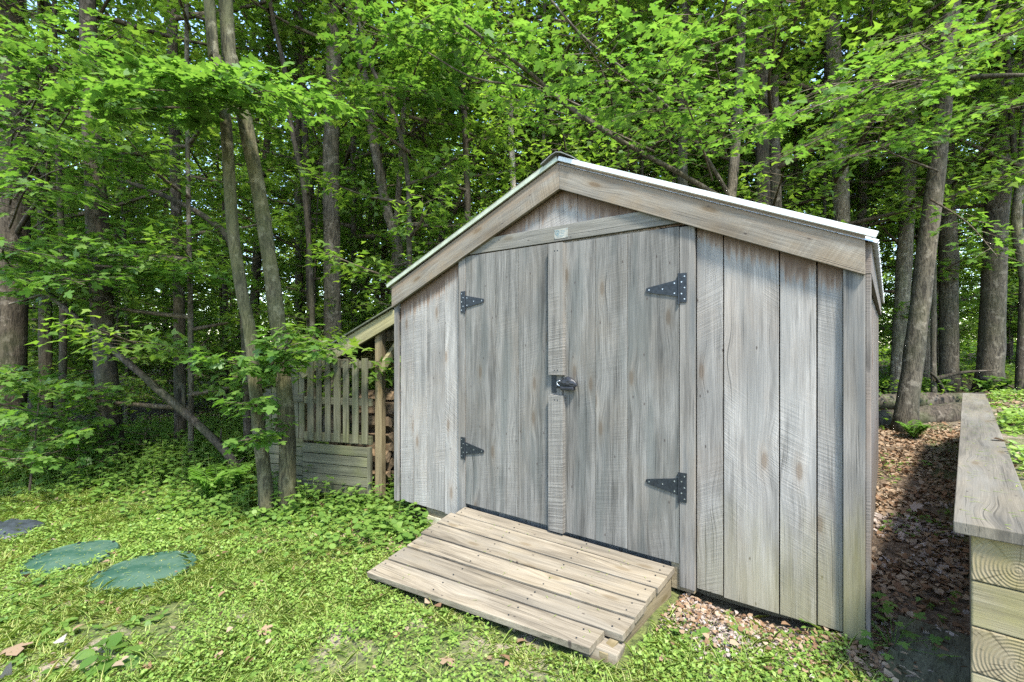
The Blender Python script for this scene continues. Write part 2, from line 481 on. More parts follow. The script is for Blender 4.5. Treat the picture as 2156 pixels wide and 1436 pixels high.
M['old'] = wood('mossy_old_boards', (0.17, 0.16, 0.10), (0.05, 0.048, 0.028), (0.12, 0.12, 0.045), axis='Z', cross='X', warm_amt=0.6, knots=False, contrast=1.2)
M['oldh'] = wood('mossy_old_boards_level', (0.17, 0.16, 0.10), (0.05, 0.048, 0.028), (0.12, 0.12, 0.045), axis='X', cross='Z', warm_amt=0.6, knots=False, contrast=1.2)
M['post'] = wood('treated_post', (0.25, 0.195, 0.105), (0.10, 0.075, 0.04), (0.20, 0.145, 0.06), axis='Z', cross='X', warm_amt=0.5)
M['rafter'] = wood('treated_rafter', (0.34, 0.30, 0.155), (0.14, 0.125, 0.06), (0.26, 0.22, 0.085), axis='X', cross='Z', warm_amt=0.5, knots=False)

def endgrain(name, a, b, green):
    k = NT(name)
    o = k.obj(); c = k.sep(o); r = k.rnd()
    x = k.math('SUBTRACT', c[0], 0.10)
    zz = k.math('SUBTRACT', k.math('MODULO', k.math('ADD', c[2], 0.012), 0.28), 0.06)
    n = k.noise(o, 7.0, 3.0)
    dist = k.math('SQRT', k.math('ADD', k.math('MULTIPLY', x, x), k.math('MULTIPLY', zz, zz)))
    dist = k.math('ADD', dist, k.math('MULTIPLY', n, 0.025))
    ring = k.math('SINE', k.math('MULTIPLY', dist, 640.0))
    ang = k.math('ARCTAN2', zz, x)
    crack = k.noise(k.xyz(k.math('MULTIPLY', ang, 3.5), k.math('MULTIPLY', dist, 6.0), 0.0), 1.6, 2.0)
    ra = k.math('MULTIPLY', k.range(k.noise(o, 16.0, 3.0), 0.35, 0.65), 0.5)
    col = k.mix(k.math('MULTIPLY', k.range(ring, -1, 1), ra), b, a)
    col = k.mix(k.math('MULTIPLY', k.range(k.noise(k.vmath('MULTIPLY', o, (30, 30, 200)), 1.0, 2.0), .55, .7), .25), col, tuple(q * .5 for q in b))
    col = k.mix(k.math('MULTIPLY', k.range(crack, 0.57, 0.62), 0.8), col, tuple(q * 0.35 for q in b))
    col = k.mix(k.math('MULTIPLY', k.range(k.noise(o, 5.0, 4.0), 0.42, 0.62), 0.7), col, green)
    k.color(col); k.rough(0.9); k.bump(ring, 0.3, 0.003)
    return k.m
M['endgrain'] = endgrain('timber_end_grain', (0.27, 0.225, 0.145), (0.18, 0.145, 0.088), (0.17, 0.14, 0.055))

M['black'] = plain('black_iron', (0.022, 0.026, 0.03), 0.42, 0.4, 0.25, 60, 0.15)
M['screw'] = plain('screw_heads', (0.35, 0.37, 0.38), 0.35, 0.8)
M['steel'] = plain('galvanised_metal', (0.62, 0.64, 0.62), 0.38, 0.7, 0.08, 12, 0.05)
M['white_metal'] = plain('pale_metal_edge', (0.44, 0.45, 0.42), 0.4, 0.15, 0.05, 12, 0.03)
M['edge_reflect'] = plain('metal_edge_green_reflection', (0.30, 0.32, 0.24), 0.5, 0.2, 0.15, 12, 0.05)  # left edge: green-yellow reflection put into the metal's colour
M['dull_metal'] = plain('dull_metal_ridge', (0.16, 0.16, 0.14), 0.6, 0.3, 0.3, 14, 0.3)
M['plastic'] = plain('black_vinyl', (0.018, 0.019, 0.022), 0.28, 0.0, 0.3, 90, 0.3)
M['plate'] = plain('pale_name_plate', (0.24, 0.235, 0.20), 0.8, 0.2)
M['plate_ink'] = plain('plate_ink', (0.10, 0.16, 0.17), 0.6)
M['concrete'] = plain('pier_block', (0.34, 0.31, 0.22), 0.95, 0, 0.25, 14, 0.5)
M['lid'] = None
k = NT('green_plastic_lid')
o = k.obj()
n1 = k.noise(o, 7, 4); n2 = k.noise(o, 60, 3)
c = k.mix(k.range(n1, 0.35, 0.65), (0.020, 0.055, 0.034), (0.050, 0.090, 0.060))
c = k.mix(k.math('MULTIPLY', k.range(n2, 0.62, 0.72), 0.5), c, (0.22, 0.22, 0.15))
k.color(c); k.rough(0.8); k.b.inputs['Specular IOR Level'].default_value = 0.1; k.bump(n2, 0.25, 0.004)
M['lid'] = k.m
M['blackcover'] = plain('black_plastic_sheet', (0.03, 0.035, 0.04), 0.4, 0, 0.3, 12, 0.5)
M['roofing'] = plain('mossy_dark_roofing', (0.07, 0.075, 0.05), 0.9, 0, 0.35, 20, 0.5)

M['leaf_far'] = leaf_mat('leaves_far', [(0.095, 0.155, 0.024), (0.15, 0.22, 0.036), (0.23, 0.29, 0.055)], 0.55)  # brighter, yellower colour stands in for sunlight deep in the woods
M['leaf_mid'] = leaf_mat('leaves_mid', [(0.055, 0.11, 0.020), (0.10, 0.17, 0.030), (0.18, 0.25, 0.048)], 0.52)
M['leaf_near'] = leaf_mat('leaves_near', [(0.055, 0.12, 0.022), (0.088, 0.165, 0.032), (0.14, 0.22, 0.048)], 0.48, rough=0.42)
M['fern'] = leaf_mat('fern_fronds', [(0.08, 0.17, 0.02), (0.13, 0.24, 0.04)], 0.4)
M['clover'] = leaf_mat('lawn_weeds', [(0.10, 0.18, 0.028), (0.165, 0.255, 0.044), (0.25, 0.33, 0.072)], 0.35, (1.3, 1.4, 0.7))
M['grass'] = leaf_mat('grass_blades', [(0.13, 0.21, 0.036), (0.20, 0.28, 0.058), (0.29, 0.34, 0.09), (0.40, 0.34, 0.18)], 0.35, (1.2, 1.3, 0.7))
M['weed'] = leaf_mat('edge_weeds', [(0.065, 0.13, 0.022), (0.11, 0.19, 0.034), (0.17, 0.25, 0.05)], 0.4)
M['litter'] = leaf_mat('brown_leaves', [(0.08, 0.046, 0.026), (0.18, 0.10, 0.052), (0.22, 0.145, 0.082), (0.29, 0.22, 0.15), (0.13, 0.08, 0.045)], 0.15, (1, 1, 1), 0.8)
M['litter_pale'] = leaf_mat('bleached_leaves', [(0.12, 0.08, 0.055), (0.25, 0.20, 0.165), (0.36, 0.31, 0.27), (0.20, 0.125, 0.08)], 0.15, (1, 1, 1), 0.8)
M['bark_olive'] = bark_mat('bark_olive_maple', (0.095, 0.085, 0.045), (0.032, 0.028, 0.015), (0.055, 0.062, 0.016), 0.45)
M['bark_grey'] = bark_mat('bark_grey', (0.095, 0.08, 0.056), (0.030, 0.025, 0.017), (0.05, 0.055, 0.02), 0.3)
M['bark_dark'] = bark_mat('bark_dark', (0.06, 0.048, 0.033), (0.018, 0.014, 0.009), (0.04, 0.05, 0.015), 0.35)
M['bark_mid'] = bark_mat('bark_mid', (0.16, 0.14, 0.10), (0.055, 0.046, 0.032), (0.08, 0.09, 0.03), 0.35)
M['bark_pale'] = bark_mat('bark_birch_pale', (0.46, 0.40, 0.32), (0.20, 0.15, 0.10), None)
M['bark_log'] = bark_mat('bark_log', (0.07, 0.056, 0.04), (0.02, 0.016, 0.011), (0.035, 0.048, 0.012), 0.5)
M['twig'] = bark_mat('twig_bark', (0.10, 0.08, 0.05), (0.04, 0.03, 0.02), None)
M['wood_split'] = wood('split_firewood', (0.22, 0.155, 0.09), (0.08, 0.055, 0.03), (0.15, 0.095, 0.05), axis='X', cross='Y', knots=False)
M['wood_end'] = plain('firewood_end', (0.20, 0.145, 0.09), 0.9, 0, 0.45, 26, 0.5)

# ground: one sheet, soil / forest litter / path mixed by place
k = NT('ground_soil')
o = k.obj(); c = k.sep(o)
n1 = k.noise(o, 2.0, 5.0, 0.6); n2 = k.noise(o, 22.0, 5.0, 0.7); n3 = k.noise(o, 90.0, 3.0, 0.7)
soil = k.mix(k.range(n2, 0.35, 0.65), (0.055, 0.038, 0.024), (0.16, 0.11, 0.07))
soil = k.mix(k.math('MULTIPLY', k.range(n3, 0.56, 0.66), 0.5), soil, (0.30, 0.25, 0.19))
lawn = k.mix(k.range(n2, 0.35, 0.65), (0.05, 0.065, 0.02), (0.13, 0.15, 0.045))
lawn = k.mix(k.range(n1, 0.52, 0.64), lawn, (0.26, 0.21, 0.15))
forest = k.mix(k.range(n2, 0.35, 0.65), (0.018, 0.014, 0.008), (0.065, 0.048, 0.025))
# lawn in front of the shed
ml = k.math('MULTIPLY', k.range(c[0], 2.95, 3.2, 1.0, 0.0), k.range(k.math('ADD', c[1], k.math('MULTIPLY', n1, 0.5)), 0.1, 0.5, 1.0, 0.0))
bank = k.range(c[0], 3.42, 3.5)
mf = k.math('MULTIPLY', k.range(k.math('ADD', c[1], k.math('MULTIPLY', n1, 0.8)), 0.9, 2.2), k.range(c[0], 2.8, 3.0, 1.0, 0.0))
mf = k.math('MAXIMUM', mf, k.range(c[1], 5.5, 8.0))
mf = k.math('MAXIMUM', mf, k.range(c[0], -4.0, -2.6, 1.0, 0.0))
col = k.mix(ml, soil, lawn)
col = k.mix(k.math('MULTIPLY', bank, 0.6), col, lawn)
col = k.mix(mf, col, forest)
k.color(col); k.rough(0.95); k.bump(k.math('ADD', n2, k.math('MULTIPLY', n3, 0.5)), 0.8, 0.03)
M['ground'] = k.m

# ------------------------------------------------------------------ the ground sheet
def axis_pts(c, lo, hi):
    a = [c]; s = 0.05; x = c
    while x < hi:
        x += s
        if x - c > 5: s *= 1.12
        a.append(x)
    x = c; s = 0.05
    while x > lo:
        x -= s
        if c - x > 5: s *= 1.12
        a.append(x)
    return np.array(sorted(a))
gx = axis_pts(1.0, -120, 120); gy = axis_pts(0.5, -40, 160)
X, Y = np.meshgrid(gx, gy)
Z = ground(X, Y)
nx, ny = len(gx), len(gy)
ii = np.arange(ny - 1)[:, None] * nx + np.arange(nx - 1)[None, :]
q = np.stack([ii, ii + 1, ii + nx + 1, ii + nx], -1).reshape(-1, 4)
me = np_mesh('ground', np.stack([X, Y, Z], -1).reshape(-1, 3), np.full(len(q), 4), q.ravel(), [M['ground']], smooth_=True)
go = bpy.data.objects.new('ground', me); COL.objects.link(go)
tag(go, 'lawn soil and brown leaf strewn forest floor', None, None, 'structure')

# ------------------------------------------------------------------ the shed
SB = 0.027                       # bottom of the siding
XP = 1.565                       # peak
W, L = 3.05, 3.66
def under_rake(x):               # lower edge of the rake boards
    return 2.204 - (x < XP) * (XP - x) * (2.204 - 1.607) / XP - (x >= XP) * (x - XP) * (2.204 - 1.562) / (W - XP)
def top_rake(x):
    return 2.378 - (x < XP) * (XP - x) * (2.378 - 1.733) / (XP + 0.04) - (x >= XP) * (x - XP) * (2.378 - 1.7145) / (3.09 - XP)

shed = thing('garden_shed', 'grey weathered board shed with closed double doors and gable roof', 'shed', (0, 0, 0))
rng = random.Random(5)
XDL, XDR = FX(985), FX(1433)     # door edges
XTL, XTR = FX(970), FX(1466)     # outer edges of the door trim
DT, DB = 1.892, 0.152
def boards(mb, xs, y0, y1, zbot, ztop, gap=0.0035):
    for a, b in zip(xs[:-1], xs[1:]):
        j = rng.uniform(-0.0025, 0.0025); zb = zbot(a) if callable(zbot) else zbot
        zb += rng.uniform(-0.006, 0.006)
        a2, b2 = a + gap / 2, b - gap / 2
        mids = [a2, b2]
        if a2 < XP < b2: mids = [a2, XP, b2]
        poly = [(a2, y0 + j, zb), (b2, y0 + j, zb)] + [(x, y0 + j, ztop(x)) for x in reversed(mids)]
        mb.extrude(poly, (0, y1 - y0, 0))
mb = MB()
tz = lambda x: under_rake(x) + 0.05
boards(mb, [0.0445] + [FX(q) for q in (870, 898, 937)] + [XTL], 0, 0.022, SB, tz)
boards(mb, [XTR] + [FX(q) for q in (1523, 1641, 1720, 1776)], 0, 0.022, SB, tz, 0.006)
boards(mb, [XTL] + [FX(q, 0.0) for q in (1060, 1135, 1216, 1303, 1390)] + [XTR], 0, 0.022, lambda x: DT - 0.01, tz)
mb.build('front_wall', M['siding'], shed, bevel=0.0012)
mb = MB()                         # inner framing seen only through gaps
mb.extrude([(0.03, 0.03, SB + .03), (W - .03, 0.03, SB + .03), (W - .03, 0.03, under_rake(W)), (XP, 0.03, under_rake(XP)), (0.03, 0.03, under_rake(0))], (0, 0.02, 0))
mb.build('wall_framing', M['door'], shed)
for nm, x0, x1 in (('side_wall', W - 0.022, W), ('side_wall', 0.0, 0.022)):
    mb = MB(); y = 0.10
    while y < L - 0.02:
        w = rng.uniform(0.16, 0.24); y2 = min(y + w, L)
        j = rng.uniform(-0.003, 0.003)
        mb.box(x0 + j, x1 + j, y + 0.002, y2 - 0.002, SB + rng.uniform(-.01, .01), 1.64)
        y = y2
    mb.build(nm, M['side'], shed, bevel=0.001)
mb = MB()
boards(mb, [0.02 + i * (W - 0.04) / 14 for i in range(15)], L - 0.03, L - 0.008, SB, lambda x: under_rake(x) + 0.05)
mb.build('back_wall', M['siding'], shed)
mb = MB(); mb.box(0.04, W - 0.04, 0.06, L - 0.05, 0.05, 0.13); mb.build('floor_deck', M['joist'], shed)
# corner boards
mb = MB(); mb.box(FX(1776), W + 0.004, -0.024, -0.002, -0.02, under_rake(W) + 0.03)
mb.build('corner_board', M['trim'], shed, bevel=0.003)
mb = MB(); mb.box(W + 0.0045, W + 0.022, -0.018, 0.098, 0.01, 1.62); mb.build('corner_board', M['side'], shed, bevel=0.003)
mb = MB(); mb.box(-0.004, 0.042, -0.024, -0.002, SB - 0.005, under_rake(0) + 0.03); mb.build('corner_board', M['trim'], shed, bevel=0.003)
# door jamb boards
for a, b in ((XTL, XDL - 0.003), (XDR + 0.003, XTR)):
    mb = MB(); mb.box(a, b, -0.026, -0.002, SB - 0.004, DT - 0.002 if a < 1 else FZ(1450, 478)); mb.build('door_jamb', M['trim'], shed, bevel=0.002)
# header board over the doors, ends tucked under the rake boards
hz0, hz1 = DT + 0.004, DT + 0.098
mb = MB()
def xr(z, side):                  # x where lower rake edge has height z
    return XP - (2.204 - z) * XP / (2.204 - 1.607) if side < 0 else XP + (2.204 - z) * (W - XP) / (2.204 - 1.562)
a0, a1 = max(XDL - 0.0, xr(hz0, -1) - .02), xr(hz1, -1) - .02
b0, b1 = min(XDR, xr(hz0, 1) + .02), min(XDR, xr(hz1, 1) + .02)
mb.extrude([(a0, -0.026, hz0), (b0, -0.026, hz0), (b0, -0.026, hz0 + 0.02), (b1, -0.026, hz1), (a1, -0.026, hz1)], (0, 0.022, 0))
header = mb.build('header_board', M['header'], shed, bevel=0.002)
# name plate on the header
px0, px1 = FX(1167, -.03), FX(1195, -.03)
pz0, pz1 = DT + 0.018, DT + 0.076
mb = MB(); mb.box(px0, px1, -0.0285, -0.0265, pz0, pz1)
cx, cz = px0 + 0.022, pz0 + 0.037
for i in range(20):
    a, b = 2 * math.pi * i / 20, 2 * math.pi * (i + 1) / 20
    r0, r1 = 0.011, 0.0155
    mb.extrude([(cx + r0 * math.cos(a), -0.0290, cz + r0 * math.sin(a)), (cx + r1 * math.cos(a), -0.0290, cz + r1 * math.sin(a)),
                (cx + r1 * math.cos(b), -0.0290, cz + r1 * math.sin(b)), (cx + r0 * math.cos(b), -0.0290, cz + r0 * math.sin(b))], (0, -0.0006, 0), 1)
mb.extrude([(cx - .007, -0.029, cz - .004), (cx + .001, -0.029, cz + .004), (cx + .007, -0.029, cz - .003), (cx + .002, -0.029, cz - .006)], (0, -0.0006, 0), 1)
for zz, w0, w1 in ((0.045, 0.044, 0.072), (0.037, 0.044, 0.076), (0.029, 0.046, 0.070), (0.017, 0.016, 0.070), (0.010, 0.022, 0.060)):
    x = px0 + w0
    while x < px0 + w1:
        w = rng.uniform(0.003, 0.007)
        mb.box(x, min(x + w, px0 + w1), -0.0292, -0.0288, pz0 + zz - 0.0012, pz0 + zz + 0.0012, 1)
        x += w + 0.0018
for x in (px0 + .004, px1 - .004):
    for z in (pz0 + .006, pz1 - .006):
        mb.tube([(x, -0.0285, z), (x, -0.0305, z)], 0.0026, 8, m=1)
mb.build('name_plate', [M['plate'], M['plate_ink']], header)

# rake (fascia) boards, each in its own sloping frame
def rake(name, A, B, mat, h, y, th, lift=0.0, parent=shed, endcut='plumb'):
    """board whose TOP edge runs A->B (x,z), plumb-cut ends, height h measured square to the slope"""
    A = np.array(A); B = np.array(B); d = B - A; ln = np.linalg.norm(d); ang = math.atan2(d[1], d[0])
    s = math.tan(ang)
    poly = [(0 + 0, 0, 0), (ln, 0, 0), (ln - h * s * 1.0, 0, -h), (0 - h * s * 1.0, 0, -h)]
    # plumb cut: moving down the plumb line shifts along the board by h*tan
    mb = MB(); mb.extrude(poly, (0, th, 0))
    return mb.build(name, mat, parent, loc=(A[0], y, A[1]), rot=(0, -ang, 0), bevel=0.002)
hL = 0.165; hR = 0.160
rake('rake_board', (-0.004, 1.733 - .008), (XP - 0.001, 2.366), M['rake'], (2.366 - 2.204) * math.cos(math.atan(.405)) , -0.049, 0.024)
rake('rake_board', (XP + 0.001, 2.366), (W + 0.004, top_rake(W) - .012), M['rake'], (2.366 - 2.204) * math.cos(math.atan(.43)), -0.050, 0.024)

def rot_box(name, A, B, y0, y1, z0, z1, mat, parent=shed, bevel=0.001):
    A = np.array(A); B = np.array(B); d = B - A; ln = np.linalg.norm(d); ang = math.atan2(d[1], d[0])
    mb = MB(); mb.box(0, ln, y0, y1, z0, z1)
    return mb.build(name, mat, parent, loc=(A[0], 0, A[1]), rot=(0, -ang, 0), bevel=bevel)
LE, RE = (-0.045, 1.731), (3.093, 1.7135)
PKL, PKR = (XP - 0.004, 2.378), (XP + 0.004, 2.378)
# corrugated metal panels
def roof_panel(A, B):
    A = np.array(A); B = np.array(B); d = B - A; ln = np.linalg.norm(d); ang = math.atan2(d[1], d[0])
    mb = MB(); n = 150
    y0, y1 = -0.055, L + 0.06
    vs = []; fs = []
    for i in range(n + 1):
        y = y0 + (y1 - y0) * i / n
        h = 0.010 * math.cos((y - y0) * 2 * math.pi / 0.067)
        for x in (-0.012, ln):
            vs += [(x, y, 0.018 + h), (x, y, 0.0165 + h)]
    for i in range(n):
        a = i * 4; b = a + 4
        fs += [(a, a + 2, b + 2, b), (a + 1, b + 1, b + 3, a + 3), (a, b, b + 1, a + 1), (a + 2, a + 3, b + 3, b + 2)]
    mb.add(vs, fs)
    return mb.build('roof_panel', M['steel'], shed, loc=(A[0], 0, A[1]), rot=(0, -ang, 0), fix=False)
roof_panel(LE, PKL); roof_panel(RE, PKR).rotation_euler[1] += 0
# deck boards under the metal
rot_box('roof_deck', (-0.02, 1.731 - .004), (XP - .002, 2.367), -0.024, L + 0.03, -0.012, 0.004, M['joist'])
rot_box('roof_deck', (XP + .002, 2.367), (3.07, 1.7135 + .004), -0.024, L + 0.03, -0.012, 0.004, M['joist'])
# pale metal edge along both rakes
rot_box('roof_edge', LE, PKL, -0.066, -0.052, -0.010, 0.014, M['edge_reflect'])
rot_box('roof_edge', PKR, RE, -0.068, -0.052, -0.010, 0.016, M['white_metal'])
# ridge cap
mb = MB()
sL = math.tan(math.asin((2.378 - 1.731) / math.hypot(XP + .04, .647))); sR = (2.378 - 1.7135) / (3.093 - XP)
pr = [(-0.11, -0.11 * sL + .034), (-0.035, .030), (0, .040), (0.035, .030), (0.11, -0.11 * sR + .034)]
prof = [(XP + a, -0.085, 2.378 + b) for a, b in pr] + [(XP + a, -0.085, 2.378 + b - .006) for a, b in reversed(pr)]
mb.extrude(prof, (0, L + 0.16, 0)); mb.build('ridge_cap', M['dull_metal'], shed)
# eave fascia boards along both sides
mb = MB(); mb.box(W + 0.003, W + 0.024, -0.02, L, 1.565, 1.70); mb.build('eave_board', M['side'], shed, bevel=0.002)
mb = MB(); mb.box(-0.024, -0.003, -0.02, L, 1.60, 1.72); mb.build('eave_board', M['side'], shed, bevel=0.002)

# doors
def hinge(parent, xpin, zc, side, s=1.0):
    """tee hinge: upright leaf on the jamb, tapering strap on the door; side=+1 strap runs to +x"""
    h = MB(); y = -0.0285
    pw, ph = 0.040 * s, 0.150 * s
    h.box(min(xpin, xpin - side * pw), max(xpin, xpin - side * pw), y - 0.0025, y, zc - ph / 2, zc + ph / 2)
    ln, w0, w1 = 0.165 * s, 0.088 * s, 0.026 * s
    pts = [(xpin, y, zc + w0 / 2), (xpin, y, zc - w0 / 2)]
    e = [(xpin + side * (ln + 0.5 * w1 * math.sin(a)), y, zc - w1 / 2 * math.cos(a)) for a in [i * math.pi / 6 for i in range(7)]]
    h.extrude(pts + e, (0, -0.0025, 0))
    h.tube([(xpin, y - 0.004, zc - ph / 2 - .008), (xpin, y - 0.004, zc + ph / 2)], 0.0052 * s, 10)
    def screw(x, z): h.tube([(x, y - 0.0022, z), (x, y - 0.0042, z)], 0.0038 * s, 8, m=1)
    for dz in (-.058, 0, .058): screw(xpin - side * pw * .74, zc + dz * s)
    for dz in (-.03, .03): screw(xpin - side * pw * .36, zc + dz * s)
    for dx, dz in ((.022, .026), (.022, -.026), (.085, 0), (.158, 0)): screw(xpin + side * dx * s, zc + dz * s)
    return h.build('hinge', [M['black'], M['screw']], parent)
XM = FX(1190)                      # meeting line hidden by the batten
for side, xs in ((-1, [XDL, FX(1047), FX(1096), FX(1157), XM - .004]), (1, [XM, FX(1258), FX(1325), XDR])):
    mb = MB()
    for a, b in zip(xs[:-1], xs[1:]):
        j = rng.uniform(-0.0015, 0.0015)
        mb.box(a + 0.0012, b - 0.0012, -0.024 + j, -0.002 + j, DB + rng.uniform(-.003, .003) - (0.01 if side > 0 else 0), DT - (0.004 if side < 0 else 0.014))
    d = mb.build('door', M['door'], shed, bevel=0.0012)
    xp = XDL - 0.001 if side < 0 else XDR + 0.001
    for v in ((635, 945) if side < 0 else (606, 1026)):
        u = 986 if side < 0 else 1434
        hinge(d, xp, FZ(u, v, -.03), -side, 1.0)
    if side < 0:
        xa, xb = FX(1157, -.045), FX(1187, -.045)
        zt, zm1, zm0 = FZ(1172, 513, -.045), FZ(1172, 789, -.045), FZ(1172, 832, -.045)
        for za_, zb_, zs_ in ((zm1, zt, (zt - .045, zm1 + .028)), (DB - 0.01, zm0, (zm0 - .028,))):
            mb = MB(); mb.box(xa, xb, -0.058, -0.026, za_, zb_)
            for z in zs_:
                for x in (xa + .045, xa + .065): mb.tube([(x, -0.0575, z), (x, -0.0590, z)], 0.004, 8, m=1)
            mb.build('door_batten', [M['batten'], M['black']], d)
        mb = MB(); mb.box(xa + .004, xa + .038, -0.0285, -0.0255, zm0 + .012, zm1 - .005)
        mb.tube([(xa + .055, -0.027, (zm0 + zm1) / 2 + .02), (xa + .055, -0.055, (zm0 + zm1) / 2 + .02), (xa + .055, -0.055, (zm0 + zm1) / 2 - .012), (xa + .055, -0.027, (zm0 + zm1) / 2 - .012)], 0.004, 8)
        mb.box(xa + .036, xa + .085, -0.031, -0.0285, (zm0 + zm1) / 2 - .018, (zm0 + zm1) / 2 + .03)
        mb.build('hasp', M['black'], d, bevel=0.001)
# the padlock in its black weather cover
lx, lz = FX(1190, -.07), FZ(1190, 809, -.07)
lock = thing('padlock', 'black vinyl covered padlock hanging in the hasp at the middle of the shed doors', 'padlock', (lx, -0.052, lz))
bm = bmesh.new()
bmesh.ops.create_icosphere(bm, subdivisions=4, radius=1.0)
for v in bm.verts:
    p = v.co.copy()
    w = 1.0 - 0.25 * max(0, p.x)
    v.co = Vector((p.x * 0.062, p.y * 0.021 * w, p.z * 0.036 * w + 0.010 * math.exp(-((p.x - .1) / .45) ** 2)))
    v.co += p * 0.0035 * mnoise.noise(Vector((p.x * 2.5, p.y * 2, p.z * 6)))
me = bpy.data.meshes.new('lock_cover'); bm.to_mesh(me); bm.free()
for f in me.polygons: f.use_smooth = True
me.materials.append(M['plastic'])
o = bpy.data.objects.new('lock_cover', me); COL.objects.link(o); o.parent = lock; o.location = (0.008, 0, 0)
mb = MB()
pts = []
for i in range(13):
    a = math.pi / 2 + math.pi * i / 12
    pts.append((-0.045 + 0.022 * math.cos(a), -0.002, 0.002 + 0.015 * math.sin(a)))
mb.tube(pts, 0.0045, 8); mb.build('shackle', M['screw'], lock, smooth_=True)
mb = MB(); mb.box(-0.040, 0.052, -0.018, 0.014, -0.036, -0.014); mb.build('lock_body', M['plastic'], lock, bevel=0.006)

# pier under the left front corner and blocks under the sill
p = G(905, 1122)
mb = MB(); x0 = FX(893); x1 = FX(941)
pier = thing('pier_block', 'tan concrete block and wood shim holding up the shed left of the ramp', 'block', (x0, 0.02, float(ground(x0, 0))))
gz = float(ground(x0, 0))
mb.box(0, x1 - x0 + .06, 0, 0.35, -0.03, -gz - 0.035); mb.build('block', M['concrete'], pier, bevel=0.006)
mb = MB(); mb.box(0.0, x1 - x0 - .02, 0.004, 0.34, -gz - 0.034, -gz + 0.022); mb.build('shim', M['joist'], pier, bevel=0.003)
for x, lab in ((2.33, 'short wooden sill block beside the right side of the ramp'), ):
    mb = MB(); mb.box(0, 0.12, 0.0, 0.03, 0.0, 0.145)
    o = mb.build('sill_block', M['joist'], None, loc=(XDR - 0.045, -0.012, 0.0), bevel=0.003)
    tag(o, lab, 'block')
mb = MB(); mb.box(0, 2.5, 0, 0.14, 0, 0.10)
o = mb.build('skid_beam', M['joist'], shed, loc=(0.5, 0.12, SB - 0.08))

# ------------------------------------------------------------------ ramp
def rampP(s, t):                   # s across 0..1, t down the ramp 0..1
    BL = np.array([XDL - 0.0, -0.030, 0.131]); BR = np.array([XDR - 0.012, -0.045, 0.127])
    FL = np.array([XDL + 0.03, -0.865, -0.012]); FR = np.array([2.245, -0.79, 0.050])
    return (BL * (1 - s) + BR * s) * (1 - t) + (FL * (1 - s) + FR * s) * t
ramp = thing('ramp', 'tan plank ramp sloping from the shed doors down to the lawn', 'ramp', rampP(0.5, 0.5))
ro = -rampP(0.5, 0.5)
mb = MB()
edges = [(0.0, 0.118), (0.126, 0.290), (0.308, 0.466), (0.484, 0.642), (0.660, 0.816), (0.834, 1.0)]
for i, (t0, t1) in enumerate(edges):
    s1 = 1.0 if i < 5 else 0.955
    s0 = -0.02 if i in (1, 2) else 0.0
    s0 += rng.uniform(-.006, .006); s1 += rng.uniform(-.006, .006)
    nrm = np.array([0, -0.16, 0.98]); th = 0.033
    n = 1
    up = rng.uniform(-.002, .002)
    c4 = [rampP(s0, t1), rampP(s1, t1), rampP(s1, t0), rampP(s0, t0)]
    c4 = [c + ro + np.array([0, 0, up]) for c in c4]
    lo = [c - nrm * th for c in c4]
    mb.hexa(lo + c4)
for i, (t0, t1) in enumerate(edges):
    for s_ in (0.02, 0.335, 0.66, 0.965 if i < 5 else 0.9):
        for t_ in ((t0 * .75 + t1 * .25), (t0 * .25 + t1 * .75)):
            q = rampP(s_ + rng.uniform(-.004, .004), t_) + ro
            mb.tube([q - np.array([0, 0, .002]), q + np.array([0, -.0004, .0028])], 0.0045, 7, m=1)
mb.build('deck_planks', [M['ramp'], M['black']], ramp, bevel=0.004)
for s in (0.012, 0.33, 0.66, 0.975):
    mb = MB()
    a, b = rampP(s, 0.01) + ro, rampP(s, 0.93) + ro
    dx = 0.019
    g0 = -0.04 - ro[2] * -1 * 0
    za = a[2] - 0.040; zb = b[2] - 0.040
    bot = -0.05 + ro[2]
    if s < .2: bot -= 0.10
    mb.hexa([(b[0] - dx, b[1], bot), (b[0] + dx, b[1], bot), (a[0] + dx, a[1], bot), (a[0] - dx, a[1], bot),
             (b[0] - dx, b[1], zb), (b[0] + dx, b[1], zb), (a[0] + dx, a[1], za), (a[0] - dx, a[1], za)])
    mb.build('joist', M['joist'], ramp, bevel=0.002)
# a sawn wood stub half buried at the ramp's foot
p = G(1255, 1385)
mb = MB(); mb.box(-0.075, 0.085, -0.05, 0.06, -0.04, 0.045)
o = mb.build('wood_stub', M['ramp'], None, loc=(p[0], p[1] + .04, p[2]), rot=(R(-6), R(4), R(8)), bevel=0.006)
tag(o, 'short tan wood offcut half buried at the near corner of the ramp', 'wood offcut')

# ------------------------------------------------------------------ timber retaining wall
wang = -math.atan(0.0935)
tw = thing('retaining_wall', 'stacked timber retaining wall with wide grey cap board beside the path', 'retaining wall', (3.330, -0.50, 0), (0, 0, wang))
H = 0.14
mbw, mbe, mbf = MB(), MB(), MB()
for i in range(6):
    z1 = 0.688 - i * H; z0 = z1 - H + 0.003
    if i % 2 == 0:
        mbe.box(0, 0.138, -0.001, 0.03, z0, z1)           # end grain of the long timber
        mbw.box(0.0, 0.138, 0.03, 5.35, z0, z1)
        mbf.box(0.141, 2.4, 0.004, 0.14, z0, z1)
    else:
        mbf.box(0.0, 2.4, 0.0, 0.14, z0, z1)
        mbw.box(0.0, 0.138, 0.144, 5.35, z0, z1)
mbw.build('long_timbers', M['cap'], tw, bevel=0.005)
mbe.build('timber_ends', M['endgrain'], tw, bevel=0.004)
mbf.build('front_timbers', M['timber'], tw, bevel=0.005)
mb = MB()
mb.box(-0.04, 0.145, -0.022, 2.95, 0.690, 0.727); mb.build('cap_board', M['cap'], tw, bevel=0.003)
